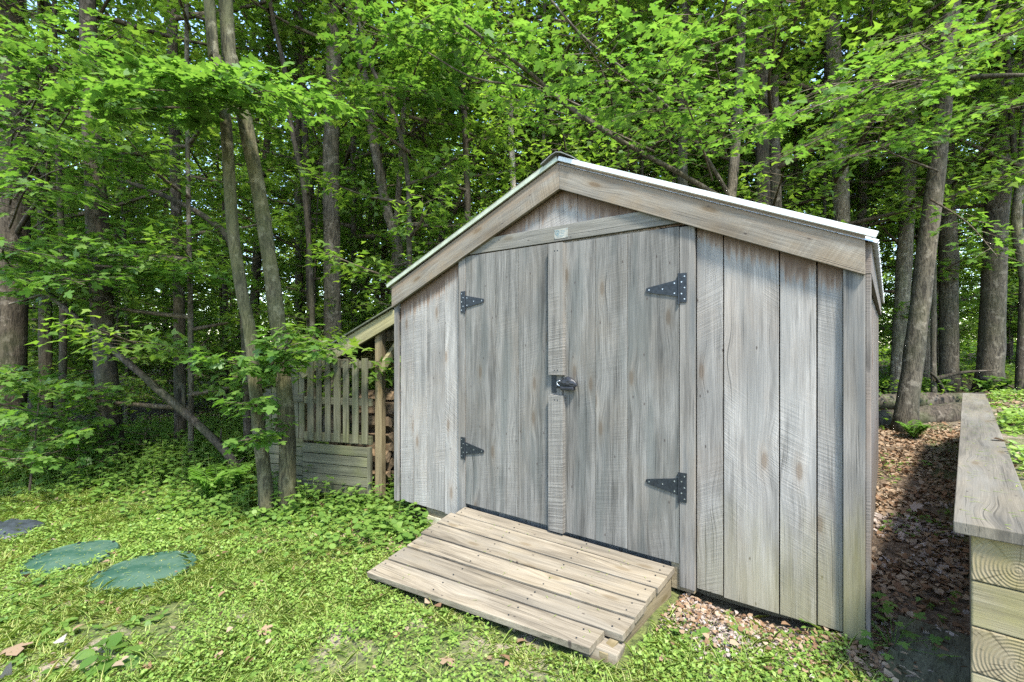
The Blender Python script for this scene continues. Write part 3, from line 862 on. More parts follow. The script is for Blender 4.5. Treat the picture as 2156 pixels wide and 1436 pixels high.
mb = MB(); mb.box(-0.042, 0.144, 2.954, 5.40, 0.691, 0.726); mb.build('cap_board', M['cap'], tw, bevel=0.003)
mb = MB(); mb.box(0.149, 2.4, -0.022, 0.20, 0.690, 0.727); mb.build('cap_board', M['timber'], tw, bevel=0.003)
# dark plank lying on the path
p = G(1955, 1385)
mb = MB(); mb.box(-0.125, 0.125, -0.33, 0.30, -0.01, 0.045)
o = mb.build('ground_plank', M['old'], None, loc=(p[0] - .0, p[1] - .05, p[2] - .01), rot=(0, 0, wang), bevel=0.008)
tag(o, 'dark mossy plank lying on the ground between shed and timber wall', 'plank')

# ------------------------------------------------------------------ septic lids
def lid(name, u, v, rad, label, tilt):
    p = G(u, v)
    t = thing(name, label, 'lid', p + np.array([0, 0, -0.004]), (R(tilt[0]), R(tilt[1]), 0.4))
    mb = MB(); n = 56; vs = []; prof = [(rad, -0.06), (rad, 0.018), (rad * .965, 0.030), (rad * .93, 0.026), (rad * .5, 0.036), (rad * .12, 0.040)]
    for r_, z_ in prof:
        for j in range(n):
            a = 2 * math.pi * j / n
            q = 1 + (0.012 if (j % 7 == 0 and r_ > rad * .95) else 0)
            vs.append((r_ * q * math.cos(a), r_ * q * math.sin(a), z_))
    fs = [(i * n + j, i * n + (j + 1) % n, (i + 1) * n + (j + 1) % n, (i + 1) * n + j) for i in range(len(prof) - 1) for j in range(n)]
    fs.append(tuple((len(prof) - 1) * n + j for j in range(n)))
    mb.add(vs, fs)
    for j in range(6):
        a = 2 * math.pi * j / 6 + .3
        mb.tube([(rad * .95 * math.cos(a), rad * .95 * math.sin(a), 0.025), (rad * .95 * math.cos(a), rad * .95 * math.sin(a), 0.036)], 0.010, 6, m=1)
    o = mb.build('lid_cover', [M['lid'], M['black']], t)
    return t
lid('septic_lid', 150, 1177, 0.262, 'green round septic lid farther from the ramp, partly overgrown', (1, -1))
lid('septic_lid', 303, 1209, 0.285, 'green round septic lid nearest the ramp, set in the grass', (1.5, -1.5))
# black crumpled cover at the frame edge
p = G(20, 1118)
bm = bmesh.new(); bmesh.ops.create_grid(bm, x_segments=40, y_segments=30, size=1.0)
for v in bm.verts:
    x, y = v.co.x, v.co.y
    r = math.hypot(x, y)
    f = min(1, 1 / max(r, 1e-6)) if r > 1 else 1
    x *= f; y *= f
    z = 0.07 * (1 - min(1, math.hypot(x, y)) ** 4) + 0.02 * mnoise.noise(Vector((x * 3, y * 3, 1))) + 0.012 * mnoise.noise(Vector((x * 8, y * 8, 4)))
    v.co = (x * 0.30, y * 0.20, z - .01)
me = bpy.data.meshes.new('black_cover'); bm.to_mesh(me); bm.free()
for f in me.polygons: f.use_smooth = True
me.materials.append(M['blackcover'])
o = bpy.data.objects.new('black_cover', me); COL.objects.link(o); o.location = p; o.rotation_euler = (0, 0, 0.5)
o.modifiers.new('thick', 'SOLIDIFY').thickness = 0.004
tag(o, 'crumpled black plastic cover lying among weeds beside the green lids', 'cover')

# ------------------------------------------------------------------ wood shelter
SA = R(19.3)
ws_o = np.array([-0.531, 0.219, 0.0]); ws_o[2] = float(ground(ws_o[0], ws_o[1]))
ws = thing('firewood_shelter', 'mossy lean-to wood shelter with slatted pallet front left of the shed', 'wood shelter', ws_o, (0, 0, SA))
gz = ws_o[2]
def zl(z): return z - gz
ph = zl(1.47)
mb = MB(); mb.box(-0.035, 0.035, 0.0, 0.07, -0.03, ph); mb.build('post', M['post'], ws, bevel=0.005)
mb = MB(); mb.box(-0.035, 0.035, 2.1, 2.17, -0.03, ph); mb.build('post', M['post'], ws, bevel=0.005)
mb = MB(); mb.box(-0.86, -0.79, 0.03, 0.10, -0.03, zl(0.93)); mb.build('post', M['post'], ws, bevel=0.005)
mb = MB(); mb.box(-0.86, -0.79, 2.1, 2.17, -0.03, zl(0.93)); mb.build('post', M['post'], ws, bevel=0.005)
sl_ = math.atan(0.507)
for yy in (-0.045, 0.7, 1.45, 2.2):
    mb = MB(); mb.box(-0.97, 0.20, 0, 0.04, -0.125, 0)
    mb.build('rafter', M['rafter'], ws, loc=(0, yy, zl(1.495)), rot=(0, -sl_, 0), bevel=0.003)
mb = MB(); mb.box(-1.02, 0.22, -0.08, 2.35, 0.003, 0.016); mb.build('roof_sheet', M['roofing'], ws, loc=(0, 0, zl(1.495)), rot=(0, -sl_, 0), bevel=0.002)
mb = MB(); mb.box(0.0, 0.04, 0.092, 2.05, zl(1.30), zl(1.40)); mb.build('header_beam', M['post'], ws, bevel=0.003)
mb = MB(); y0, y1 = -0.005, 0.42
mb.extrude([(0.037, y0, zl(1.02)), (0.037, y0, zl(1.12)), (0.037, y1 - .06, zl(1.42)), (0.037, y1 + .02, zl(1.42))], (0.036, 0, 0)); mb.build('brace', M['rafter'], ws, bevel=0.003)
# pallet: upright slats over rails
pal = MB(); r5 = random.Random(11)
xr0 = -0.745
n = 7
for i in range(n):
    x = -0.045 - 0.09 - i * 0.1
    pal.box(x, x + 0.062 + r5.uniform(-.006, .008), -0.062 + r5.uniform(-.003, .003), -0.044, zl(0.37), zl(1.135) + r5.uniform(-.01, .01))
pal.build('pallet_slats', M['old'], ws, bevel=0.003)
rl = MB()
for z0, z1 in ((1.05, 1.12), (0.71, 0.775), (0.36, 0.44)):
    rl.box(-0.79, -0.045, -0.042, -0.010, zl(z0), zl(z1))
rl.build('pallet_rails', M['oldh'], ws, bevel=0.003)
lo = MB()
for i in range(5):
    z = 0.345 - 0.092 * (i + 1)
    lo.box(-0.79, -0.075, -0.058 + r5.uniform(-.004, .004), -0.036, zl(z) + r5.uniform(0, .005), zl(z + 0.086))
lo.build('lower_boards', M['oldh'], ws, bevel=0.003)
lo = MB(); lo.box(-0.072, -0.038, -0.066, -0.03, -0.02, zl(0.345)); lo.build('end_batten', M['old'], ws, bevel=0.003)
lp = MB()
x = -0.80
while x > -1.26:
    w = r5.uniform(0.055, 0.075)
    lp.box(x - w, x - .006, -0.02 + r5.uniform(-.004, .004), 0.002, zl(0.37), zl(1.06 - (x < -1.03) * .22) + r5.uniform(-.012, .01)); x -= w
lp.build('side_slats', M['old'], ws, bevel=0.003)
for z_ in (0.72, 0.30):
    lp = MB(); lp.box(-1.28, -0.80, -0.045, -0.024, zl(z_), zl(z_ + .07)); lp.build('side_rail', M['oldh'], ws, bevel=0.003)
lp = MB()
for i in range(5):
    z = 0.295 - 0.092 * (i + 1)
    lp.box(-1.28, -0.805, -0.040 + r5.uniform(-.004, .004), -0.02, zl(z) + r5.uniform(0, .006), zl(z + 0.086))
lp.build('side_lower_boards', M['oldh'], ws, bevel=0.003)

# firewood: every split log its own object, copies share four meshes
log_me = []
for sdd in range(5):
    rr = random.Random(sdd)
    nn = [3, 4, 4, 5, 3][sdd]
    ang = sorted(rr.uniform(0, 6.28) * 0.25 + i * 6.28 / nn for i in range(nn))
    rad_ = [rr.uniform(0.050, 0.078) for _ in ang]
    mb = MB(); ln = 0.40
    a = [(0.0, rad_[i] * math.cos(ang[i]), rad_[i] * math.sin(ang[i])) for i in range(nn)]
    b = [(-ln, q[1] * rr.uniform(.85, 1.1), q[2] * rr.uniform(.85, 1.1)) for q in a]
    mb.add(a + b, [tuple(range(nn))], 1); mb.add(a + b, [tuple(range(2 * nn - 1, nn - 1, -1))], 1)
    mb.add(a + b, [(i, (i + 1) % nn, nn + (i + 1) % nn, nn + i) for i in range(nn)], 0)
    log_me.append(mb.mesh('split_log', [M['wood_split'], M['wood_end']]))
SAm = Matrix.Rotation(SA, 4, 'Z')
cnt = 0
for row in range(11):
    for c_ in range(13):
        y = 0.14 + c_ * 0.128 + (row % 2) * 0.06 + r5.uniform(-.012, .012)
        z = 0.045 + row * 0.088 + r5.uniform(-.008, .008)
        if row == 10 and c_ % 3 == 0: continue
        o = bpy.data.objects.new('firewood_log', r5.choice(log_me)); COL.objects.link(o)
        pl = SAm @ Vector((0.015 + r5.uniform(-.03, .045), y, z))
        o.location = pl + Vector(ws_o); o.rotation_euler = (r5.uniform(0, 6.28), r5.uniform(-.04, .04), SA + r5.uniform(-.06, .06))
        tag(o, 'split firewood log stacked inside the lean-to wood shelter', 'firewood', 'stacked split firewood')
        cnt += 1
for (x, y, z, yw, ry, lab) in ((-0.20, 0.06, zl(0.60), 0.5, 0.55, 'pale split log leaning behind the upper pallet slats'), (-0.50, 0.07, zl(0.52), 0.3, 0.7, 'orange split log slanting behind the left pallet slats')):
    o = bpy.data.objects.new('leaning_log', log_me[1]); COL.objects.link(o)
    o.location = SAm @ Vector((x, y + .16, z)) + Vector(ws_o); o.rotation_euler = (0.4, ry, SA + yw); o.scale = (.8, .55, .55)
    tag(o, lab, 'firewood')

# ------------------------------------------------------------------ trees
def curve_pts(ctrl, n):
    """resample control points (Catmull-Rom)"""
    c = [np.array(p, float) for p in ctrl]
    c = [2 * c[0] - c[1]] + c + [2 * c[-1] - c[-2]]
    out = []
    m = len(c) - 3
    for i in range(n):
        t = i / (n - 1) * m; k_ = min(int(t), m - 1); u = t - k_
        p0, p1, p2, p3 = c[k_:k_ + 4]
        out.append(0.5 * ((2 * p1) + (-p0 + p2) * u + (2 * p0 - 5 * p1 + 4 * p2 - p3) * u * u + (-p0 + 3 * p1 - 3 * p2 + p3) * u ** 3))
    return out

def spray(soup, twigs, rnd, start, end, width, nleaf, size, tpl, sag=0.1, limb_r=0.02, leafm=0, tilt=0.35, layer=0.05, leaf_from=0.2, n_tw=None):
    """a limb with side twigs in one flattish layer, leaves along the twigs"""
    start = np.array(start, float); end = np.array(end, float)
    d = end - start; ln = np.linalg.norm(d); dn = d / ln
    side = np.cross(dn, (0, 0, 1)); side /= np.linalg.norm(side) + 1e-9
    tl = rnd.normal(0, 0.12); side = side + np.array([0, 0, tl])
    mid = (start + end) / 2 + np.array([0, 0, sag * ln]) + side * rnd.normal(0, 0.05) * ln
    ctrl = [start, mid, end]
    cp = np.array(curve_pts(ctrl, 9))
    twigs.tube(cp, np.linspace(limb_r, max(0.003, limb_r * 0.2), 9), 5, cap=False)
    nt = n_tw or max(6, int(ln / 0.13))
    us = np.linspace(leaf_from, 0.98, nt) + rnd.uniform(-.02, .02, nt)
    us = np.clip(us, 0, 1)
    sd = np.where(np.arange(nt) % 2 == 0, 1.0, -1.0)
    base = np.stack([np.interp(us * 8, np.arange(9), cp[:, i]) for i in range(3)], 1)
    tlen = width * (0.45 + 0.55 * np.sin(np.clip((us - leaf_from) / (1 - leaf_from), 0, 1) * 2.6 + 0.3)) * rnd.uniform(0.7, 1.15, nt)
    tdir = dn[None] * rnd.uniform(0.4, 0.9, (nt, 1)) + side[None] * sd[:, None] + np.array([0, 0, 1.0]) * rnd.normal(0.02, 0.10, (nt, 1))
    tdir /= np.linalg.norm(tdir, axis=1, keepdims=True)
    for b_, t_, l_ in zip(base, tdir, tlen):
        e = b_ + t_ * l_ + np.array([0, 0, -0.03 * l_])
        twigs.tube([b_, (b_ + e) / 2 + np.array([0, 0, .02 * l_]), e], [0.0045, 0.003, 0.0015], 3, cap=False)
    ti = rnd.choice(nt, nleaf, p=(tlen / tlen.sum()))
    q = rnd.uniform(0.1, 1.05, nleaf) ** 0.8
    pos = base[ti] + tdir[ti] * (tlen[ti] * q)[:, None]
    pos += rnd.normal(0, 1, (nleaf, 3)) * np.array([0.045, 0.045, layer]) * (size / 0.09) ** 0.5
    pos[:, 2] -= 0.05 * q ** 2 * tlen[ti]
    out = tdir[ti] + rnd.normal(0, 0.6, (nleaf, 3)); out[:, 2] -= 0.25
    nrm = np.array([0, 0, 1.0]) + rnd.normal(0, tilt, (nleaf, 3)) + out * 0.15
    soup.leaves(tpl, pos, nrm, out, size * rnd.uniform(0.6, 1.2, nleaf), m=leafm)

def crown_mesh(name, seed, z0, z1, rad, nl, leaves_per, size, mat, tpl='trident', rise=0.35, shape='tall'):
    rnd = np.random.default_rng(seed)
    s = Soup(); tw = MB()
    for i in range(nl):
        f = (i + rnd.uniform(0, 1)) / nl
        z = z0 + (z1 - z0) * f
        az = i * 2.399 + rnd.uniform(-.4, .4)
        if shape == 'tall': l_ = rad * (0.55 + 0.5 * math.sin(math.pi * min(1, f * 1.1 + 0.15))) * rnd.uniform(0.7, 1.15)
        else: l_ = rad * (1.0 - 0.55 * f) * rnd.uniform(0.7, 1.15)
        el = rise * rnd.uniform(0.3, 1.3)
        e = np.array([math.cos(az) * l_, math.sin(az) * l_, z + l_ * math.tan(el)])
        spray(s, tw, rnd, (0, 0, z), e, min(0.95, l_ * 0.42), int(leaves_per * l_ / rad), size, tpl, sag=-0.04, limb_r=0.012 + 0.012 * l_, leaf_from=0.22, layer=0.07)
    s.mb(tw, 1)
    return s.mesh(name, [mat, M['twig']])

RND = np.random.default_rng(42)
CR_TALL = [crown_mesh('crown', 100 + i, 3.0, 10.0, 2.8, 22, 340, 0.115, M['leaf_mid']) for i in range(4)]
CR_HIGH = [crown_mesh('crown', 400 + i, 5.2, 9.5, 2.2, 12, 260, 0.115, M['leaf_mid']) for i in range(3)]
CR_POLE = [crown_mesh('crown', 500 + i, 5.5, 10.0, 1.8, 10, 190, 0.12, M['leaf_mid']) for i in range(2)]
CR_LOW = [crown_mesh('crown', 200 + i, 0.7, 5.6, 1.6, 22, 300, 0.10, M['leaf_mid'], rise=0.25, shape='cone') for i in range(3)]
CR_FAR = [crown_mesh('crown', 300 + i, 1.0, 13.0, 3.3, 30, 330, 0.15, M['leaf_far'], tpl='kite') for i in range(3)]

def put_crown(me, parent, loc, rz, sc):
    o = bpy.data.objects.new('crown', me); COL.objects.link(o); o.parent = parent
    o.location = loc; o.rotation_euler = (0, 0, rz); o.scale = (sc, sc, sc)
    return o

def tree(name, pix, depth, w0, w1, bark, label, cat='tree', crown=0, lean_depth=0.0, height=13.0, sides=12, group=None, near=None, cscale=1.0, extra_limbs=(), grounded=True):
    """trunk through photo pixels (first = foot) at one depth; goes on upwards to its real height"""
    pts = []
    u0, v0 = pix[0]
    foot = P(u0, CV, depth)
    foot = Gz(foot[0], foot[1])
    pts.append(foot)
    for i, (u, v) in enumerate(pix[1:]):
        pts.append(P(u, v, depth + lean_depth * (i + 1) / len(pix)))
    pts = [p for i, p in enumerate(pts) if i == 0 or p[2] > pts[0][2] + 0.05]
    last = pts[-1]; prv = pts[-2]
    d = (last - prv) / np.linalg.norm(last - prv)
    top_z = height
    if last[2] < top_z:
        d2 = np.array([d[0] * 0.5, d[1] * 0.5, 1.0])
        pts.append(last + d2 * (top_z - last[2]) * 0.5)
        pts.append(last + d2 * (top_z - last[2]))
    cp = curve_pts(pts, 26)
    r0 = w0 / 2 / FPX * depth; r1 = w1 / 2 / FPX * depth
    zs = np.array([p[2] for p in cp]); zv = pts[-3][2] if last[2] < top_z else last[2]
    rad_ = []
    for z in zs:
        f = (z - foot[2]) / max(0.1, (zv - foot[2]))
        r_ = r0 + (r1 - r0) * min(f, 1)
        if f > 1: r_ = max(0.02, r1 * (1 - 0.75 * (z - zv) / max(0.1, top_z - zv)))
        r_ *= 1 + 0.45 * math.exp(-(z - foot[2]) / 0.16)
        rad_.append(r_)
    t = thing(name, label, cat, foot, (0, 0, 0), group)
    loc = [p - foot for p in cp]
    loc[0] = loc[0] - np.array([0, 0, 0.15])
    mb = MB(); mb.tube(loc, rad_, sides, lump=0.16, seed=u0 * 0.01)
    for (pu, dd_, r_a, r_b) in extra_limbs:
        lp_ = [P(u, v, depth + dz) - foot for (u, v, dz) in pu]
        lc = curve_pts(lp_, 14); mb.tube(lc, np.linspace(r_a, r_b, 14), 8, lump=0.1, seed=1)
    mb.build('trunk', M[bark], t, smooth_=True)
    if crown is not None:
        me_ = CR_HIGH[crown % 3] if crown < 4 else (CR_POLE[0] if crown == 7 else CR_LOW[crown % 3])
        if crown < 4 and depth > 7.4: me_ = CR_TALL[crown]
        k_ = min(range(len(loc)), key=lambda i: abs(loc[i][2] - (6 if crown % 7 < 4 else 2.5)))
        put_crown(me_, t, (loc[k_][0], loc[k_][1], -foot[2] * 0), RND.uniform(0, 6.28), cscale)
    if near:
        s = Soup(); tw = MB()
        for (a, b, wd, nlf, sz) in near:
            A = P(*a) - foot; B = P(*b) - foot
            spray(s, tw, RND, A, B, wd, int(nlf * (1.2 if foot[0] < -.3 and foot[1] < 3 else .55)), sz * (.88 if foot[0] < -.3 and foot[1] < 3 else .88), 'maple', sag=0.03, limb_r=0.014, layer=0.035, tilt=0.28, leaf_from=0.12)
        s.mb(tw, 1)
        s.build('leafy_branches', [M['leaf_near'], M['twig']], t)
    return t

# the two slim maples at the edge of the lawn
tree('maple_tree', [(565, 1062), (552, 960), (540, 850), (530, 720), (512, 630), (490, 480), (476, 260), (456, 130), (440, 0)], 4.15, 27, 21, 'bark_olive',
     'slim maple with olive bark, left one of the pair before the wood shelter', crown=7,
     near=[((556, 760, 4.1), (705, 735, 3.7), 0.20, 100, .09), ((548, 790, 4.1), (490, 755, 3.6), 0.24, 80, .095), ((560, 860, 4.1), (510, 850, 3.7), .2, 60, .095),
           ((553, 790, 4.1), (630, 695, 3.7), 0.24, 90, .095), ((556, 790, 4.1), (600, 760, 3.7), .16, 40, .09), ((565, 930, 4.1), (535, 920, 3.8), .18, 50, .085), ((566, 930, 4.1), (585, 880, 3.95), .12, 26, .08)])
tree('maple_tree', [(605, 1050), (603, 900), (594, 760), (580, 640), (560, 500), (545, 400), (515, 250), (488, 130), (475, 0)], 4.25, 33, 27, 'bark_olive',
     'slim maple with olive bark, right one of the pair, leaning left before the wood shelter', crown=7,
     near=[((500, 240, 4.2), (700, 200, 3.35), .42, 190, .10), ((495, 210, 4.2), (330, 190, 3.3), .50, 260, .10), ((505, 245, 4.2), (420, 165, 3.2), .45, 200, .10),
           ((500, 240, 4.2), (560, 190, 3.1), .35, 150, .10), ((490, 235, 4.2), (200, 170, 3.5), .55, 300, .10), ((490, 235, 4.2), (250, 230, 3.6), .50, 220, .095)])
# big trunk at the left frame edge
tree('maple_tree', [(12, 930), (15, 800), (20, 600), (28, 400), (24, 200), (16, 0)], 6.4, 62, 54, 'bark_dark', 'thick grey trunk at the far left, partly outside the frame', crown=2, height=15,
     near=[((30, 420, 6.0), (200, 150, 4.2), .6, 300, .10), ((20, 330, 6.0), (60, 260, 4.0), .7, 320, .10), ((20, 480, 6.0), (260, 320, 4.6), .6, 260, .10), ((30, 300, 5.5), (110, 100, 4.0), .6, 240, .10),
           ((20, 560, 6.0), (330, 540, 4.6), .65, 360, .095), ((20, 580, 6.0), (180, 600, 4.4), .6, 300, .095), ((20, 560, 6.0), (60, 530, 4.2), .6, 300, .095),
           ((20, 560, 6.0), (420, 500, 5.4), .7, 330, .10), ((200, 560, 5.0), (480, 590, 4.9), .5, 220, .095), ((20, 430, 6), (130, 400, 4.3), .6, 280, .10), ((30, 250, 6), (260, 60, 4.6), .6, 240, .10), ((20, 640, 6.0), (300, 600, 5.2), .55, 220, .09)],
     extra_limbs=[([(30, 500, 0), (60, 450, -.3), (95, 400, -.6), (100, 340, -.8)], 0, .035, .012)])
LT = [
    ('bark_dark', [(238, 1010), (228, 850), (215, 650), (205, 480), (192, 200), (185, 0)], 5.6, 44, 30, 'dark trunk behind the green lids, crossed by the leaning dead stem', 3, 13),
    ('bark_dark', [(380, 985), (379, 800), (376, 620), (372, 480), (366, 250), (362, 0)], 6.3, 22, 18, 'dark slim trunk right of the leaning dead stem, straight and bare below', 0, 12),
    ('bark_grey', [(402, 1000), (402, 800), (400, 600), (396, 400), (395, 260), (393, 60)], 5.6, 11, 8, 'pole thin sapling left of the two slim maples', 5, 8),
    ('bark_dark', [(95, 900), (96, 700), (93, 500), (92, 300), (90, 100)], 7.6, 24, 18, 'dark trunk just right of the thick trunk at the frame edge', 1, 13),
    ('bark_dark', [(655, 900), (652, 700), (648, 400), (638, 200), (632, 0)], 7.2, 14, 11, 'thin straight trunk rising behind the slatted wood shelter, left of its thick neighbour', 7, 12),
    ('bark_dark', [(665, 880), (655, 600), (640, 400), (614, 270), (600, 150), (568, 0)], 6.2, 12, 9, 'very thin dark stem leaning left beyond the two slim maples', 7, 9),
    ('bark_grey', [(702, 900), (701, 700), (699, 520), (697, 350), (700, 240), (704, 60)], 6.7, 38, 30, 'thick brown ridged trunk rising behind the wood shelter roof', 3, 15),
    ('bark_dark', [(629, 900), (629, 700), (630, 500), (628, 350), (626, 120)], 8.0, 18, 15, 'brown trunk seen just left of the thick ridged trunk', 7, 13),
    ('bark_grey', [(856, 800), (846, 578), (814, 440), (787, 300), (777, 217), (753, 100), (735, 0)], 6.6, 24, 17, 'grey trunk leaning left above the left end of the shed roof', 1, 13),
    ('bark_dark', [(747, 900), (746, 700), (745, 500), (744, 300), (742, 100)], 8.5, 13, 11, 'thin dark trunk standing between ridged trunk and shed roof', 2, 13),
    ('bark_dark', [(866, 800), (862, 540), (858, 370), (832, 250), (800, 180), (765, 90)], 5.9, 17, 7, 'dark forked stem just above the left slope of the shed roof', 5, 7),
    ('bark_grey', [(933, 900), (930, 500), (928, 350), (922, 200), (918, 40)], 8.8, 15, 12, 'slim grey trunk above the middle of the left roof slope', 3, 14),
    ('bark_grey', [(1119, 900), (1117, 500), (1115, 350), (1113, 150), (1112, 0)], 9.5, 14, 12, 'slim grey trunk directly left of the roof peak', 0, 14),
    ('bark_dark', [(1243, 900), (1242, 500), (1241, 300), (1240, 200), (1238, 30)], 8.8, 11, 9, 'thin dark trunk right of the roof peak', 1, 13),
    ('bark_grey', [(1305, 900), (1303, 500), (1300, 330), (1297, 150), (1294, 0)], 8.4, 17, 13, 'slim trunk behind the upper right roof slope', 2, 14),
    ('bark_grey', [(1440, 900), (1438, 500), (1437, 330), (1441, 150), (1444, 0)], 7.2, 24, 19, 'grey trunk over the middle of the right roof slope', 3, 14),
    ('bark_dark', [(1606, 900), (1607, 500), (1605, 300), (1603, 120), (1599, 0)], 7.3, 30, 26, 'dark trunk over the right roof slope, left one of a close pair', 0, 15),
    ('bark_grey', [(1634, 900), (1634, 500), (1630, 300), (1626, 120), (1630, 0)], 7.6, 26, 20, 'lighter trunk over the right roof slope, right one of a close pair', 1, 15),
    ('bark_mid', [(1775, 900), (1772, 480), (1768, 350), (1758, 180), (1750, 0)], 7.9, 34, 28, 'grey trunk over the low end of the right roof slope', 2, 15),
    ('bark_grey', [(1822, 900), (1815, 450), (1820, 350), (1828, 200)], 9.4, 20, 15, 'brown slim trunk leaning right behind the lowest end of the roof', 3, 13),
    ('bark_mid', [(1888, 870), (1898, 640), (1910, 440), (1914, 250), (1912, 120), (1900, 0)], 8.4, 28, 26, 'pale mottled trunk half hidden behind the big tree beside the shed', 0, 15),
    ('bark_grey', [(1998, 795), (1998, 650), (1997, 500), (1992, 400), (1990, 200), (1986, 0)], 8.8, 34, 27, 'rough barked trunk with lumps, right of the big tree by the logs', 1, 16),
    ('bark_grey', [(2082, 805), (2090, 650), (2098, 450), (2108, 300), (2108, 160), (2110, 0)], 8.4, 44, 36, 'broad furrowed trunk near the right frame edge', 2, 17),
    ('bark_mid', [(2168, 800), (2160, 600), (2140, 470), (2150, 380), (2160, 200)], 7.6, 20, 16, 'pale trunk cut by the right frame edge', 3, 14),
]
for i, (bk, px, dp, w0, w1, lab, cr, hh) in enumerate(LT):
    tree('forest_tree', px, dp, w0, w1, bk, lab, crown=cr, height=hh, sides=10, cscale=RND.uniform(.9, 1.1) if cr < 4 else 1.0)
# pale snag above the roof
tree('birch_snag', [(1083, 900), (1082, 500), (1080, 380), (1075, 260), (1073, 180)], 7.8, 15, 12, 'bark_pale', 'broken pale birch snag standing left of the roof peak', crown=None, height=5.5)
# the big tree right of the shed
tree('maple_tree', [(1903, 905), (1912, 830), (1925, 740), (1942, 600), (1958, 470), (1975, 330), (1990, 180), (1996, 80), (2006, 0)], 6.5, 38, 27, 'bark_grey',
     'big leaning tree on the path between shed and timber wall, in front of the logs', crown=3, height=14,
     near=[((1985, 300, 6.4), (1800, 330, 4.6), .7, 300, .105), ((1975, 360, 6.4), (1880, 230, 4.4), .6, 240, .105), ((1990, 200, 6.4), (1650, 330, 4.6), .75, 420, .105),
           ((1990, 180, 6.4), (1720, 180, 4.4), .7, 360, .105), ((1995, 160, 6.4), (2150, 60, 4.4), .6, 260, .105), ((1980, 260, 6.4), (2120, 230, 4.6), .6, 240, .105),
           ((1985, 210, 6.4), (1600, 260, 4.0), .7, 330, .11), ((1990, 120, 6.4), (1950, 60, 4.2), .6, 200, .105), ((1960, 420, 6.4), (2100, 540, 5.4), .5, 160, .10)],
     extra_limbs=[([(1985, 200, 0), (2030, 168, -.3), (2090, 160, -.6), (2170, 158, -.9)], 0, .045, .02),
                  ([(1990, 160, 0), (2040, 110, -.2), (2080, 40, -.4), (2110, -60, -.6)], 0, .06, .03)])
# a maple hidden behind the shed whose long limbs arch over the roof
tree('maple_tree', [(1530, 900), (1535, 500), (1540, 410), (1552, 250), (1560, 60)], 6.2, 26, 18, 'bark_grey', 'maple behind the shed with long limbs arching left over the roof', crown=2, height=12,
     near=[((1420, 340, 6.0), (1250, 120, 4.2), .75, 380, .11), ((1380, 320, 6.0), (1050, 200, 4.8), .6, 300, .105), ((1300, 260, 5.8), (950, 60, 4.5), .6, 300, .105), ((1500, 380, 6.0), (1400, 120, 4.2), .7, 320, .11),
           ((1530, 330, 6.2), (1560, 250, 4.2), .6, 260, .11), ((1530, 250, 6.2), (1480, 30, 4.0), .7, 340, .11), ((1300, 260, 5.8), (1180, 20, 4.2), .6, 260, .11), ((1540, 260, 6.2), (1350, 230, 4.6), .6, 260, .105)],
     extra_limbs=[([(1540, 430, 0), (1440, 370, -.2), (1330, 310, -.5), (1210, 235, -.9), (1130, 165, -1.2), (1050, 105, -1.5), (950, 30, -1.8)], 0, .034, .012),
                  ([(1330, 310, -.5), (1240, 250, -.8), (1140, 190, -1.0), (1000, 165, -1.2), (900, 110, -1.4)], 0, .017, .007),
                  ([(1540, 420, 0), (1480, 320, -.2), (1420, 240, -.5), (1330, 160, -.9), (1230, 80, -1.2), (1160, 0, -1.4)], 0, .028, .010)])
# canopy overhead left-centre
tree('maple_tree', [(985, 900), (985, 500), (980, 300), (972, 100)], 6.6, 15, 12, 'bark_dark', 'slim dark maple above the left roof slope with spreading low branches', crown=6, height=9,
     near=[((980, 200, 6.5), (760, 60, 4.6), .7, 360, .105), ((975, 160, 6.5), (880, 40, 4.4), .6, 280, .105), ((980, 230, 6.5), (800, 180, 5.0), .7, 280, .10), ((980, 230, 6.5), (1060, 60, 4.6), .6, 240, .105)])

# leaning dead stem
A, B = P(95, 612, 5.6), P(470, 945, 5.2)
B2 = B + (B - A) * 0.1; B2[2] = float(ground(B2[0], B2[1])) + 0.02
dt = thing('dead_tree', 'dead mossy stem leaning steeply across the dark woods on the left', 'dead tree', B2)
mb = MB(); cp = curve_pts([A + (A - B) * .05 - B2, A - B2, (A + B) / 2 + np.array([0, 0, .02]) - B2, B - B2, np.zeros(3)], 20)
mb.tube(cp, np.linspace(0.024, 0.05, 20), 9, lump=0.35, seed=3)
for q_ in (3, 6, 9, 11, 14, 16):
    e_ = np.array(cp[q_]) + np.array([RND.uniform(-.1, .1), RND.uniform(-.1, .1), RND.uniform(.08, .22)])
    mb.tube([cp[q_], e_], [.014, .005], 5)
mb.build('trunk', M['bark_dark'], dt, smooth_=True)
mb = MB(); mb.tube([cp[12], np.array(cp[12]) + np.array([-.3, .1, .25]), np.array(cp[12]) + np.array([-.7, .1, .3])], [.025, .015, .006], 6); mb.build('dead_branch', M['bark_dark'], dt)
# arched bare limb on the left
A = [P(200, 365, 6.2), P(290, 390, 6.0), P(385, 430, 5.8), P(450, 470, 5.6), P(490, 520, 5.6), P(512, 640, 5.6), P(520, 800, 5.7)]
ft = base_under(524, 5.7)
bt = thing('bent_sapling', 'bare dark sapling arching over to the left behind the slim maples', 'sapling', ft)
mb = MB(); mb.tube(curve_pts([p - ft for p in A] + [np.array([0, 0, -.1])], 20), np.linspace(0.02, 0.055, 20), 8, lump=.15); mb.build('trunk', M['bark_dark'], bt, smooth_=True)

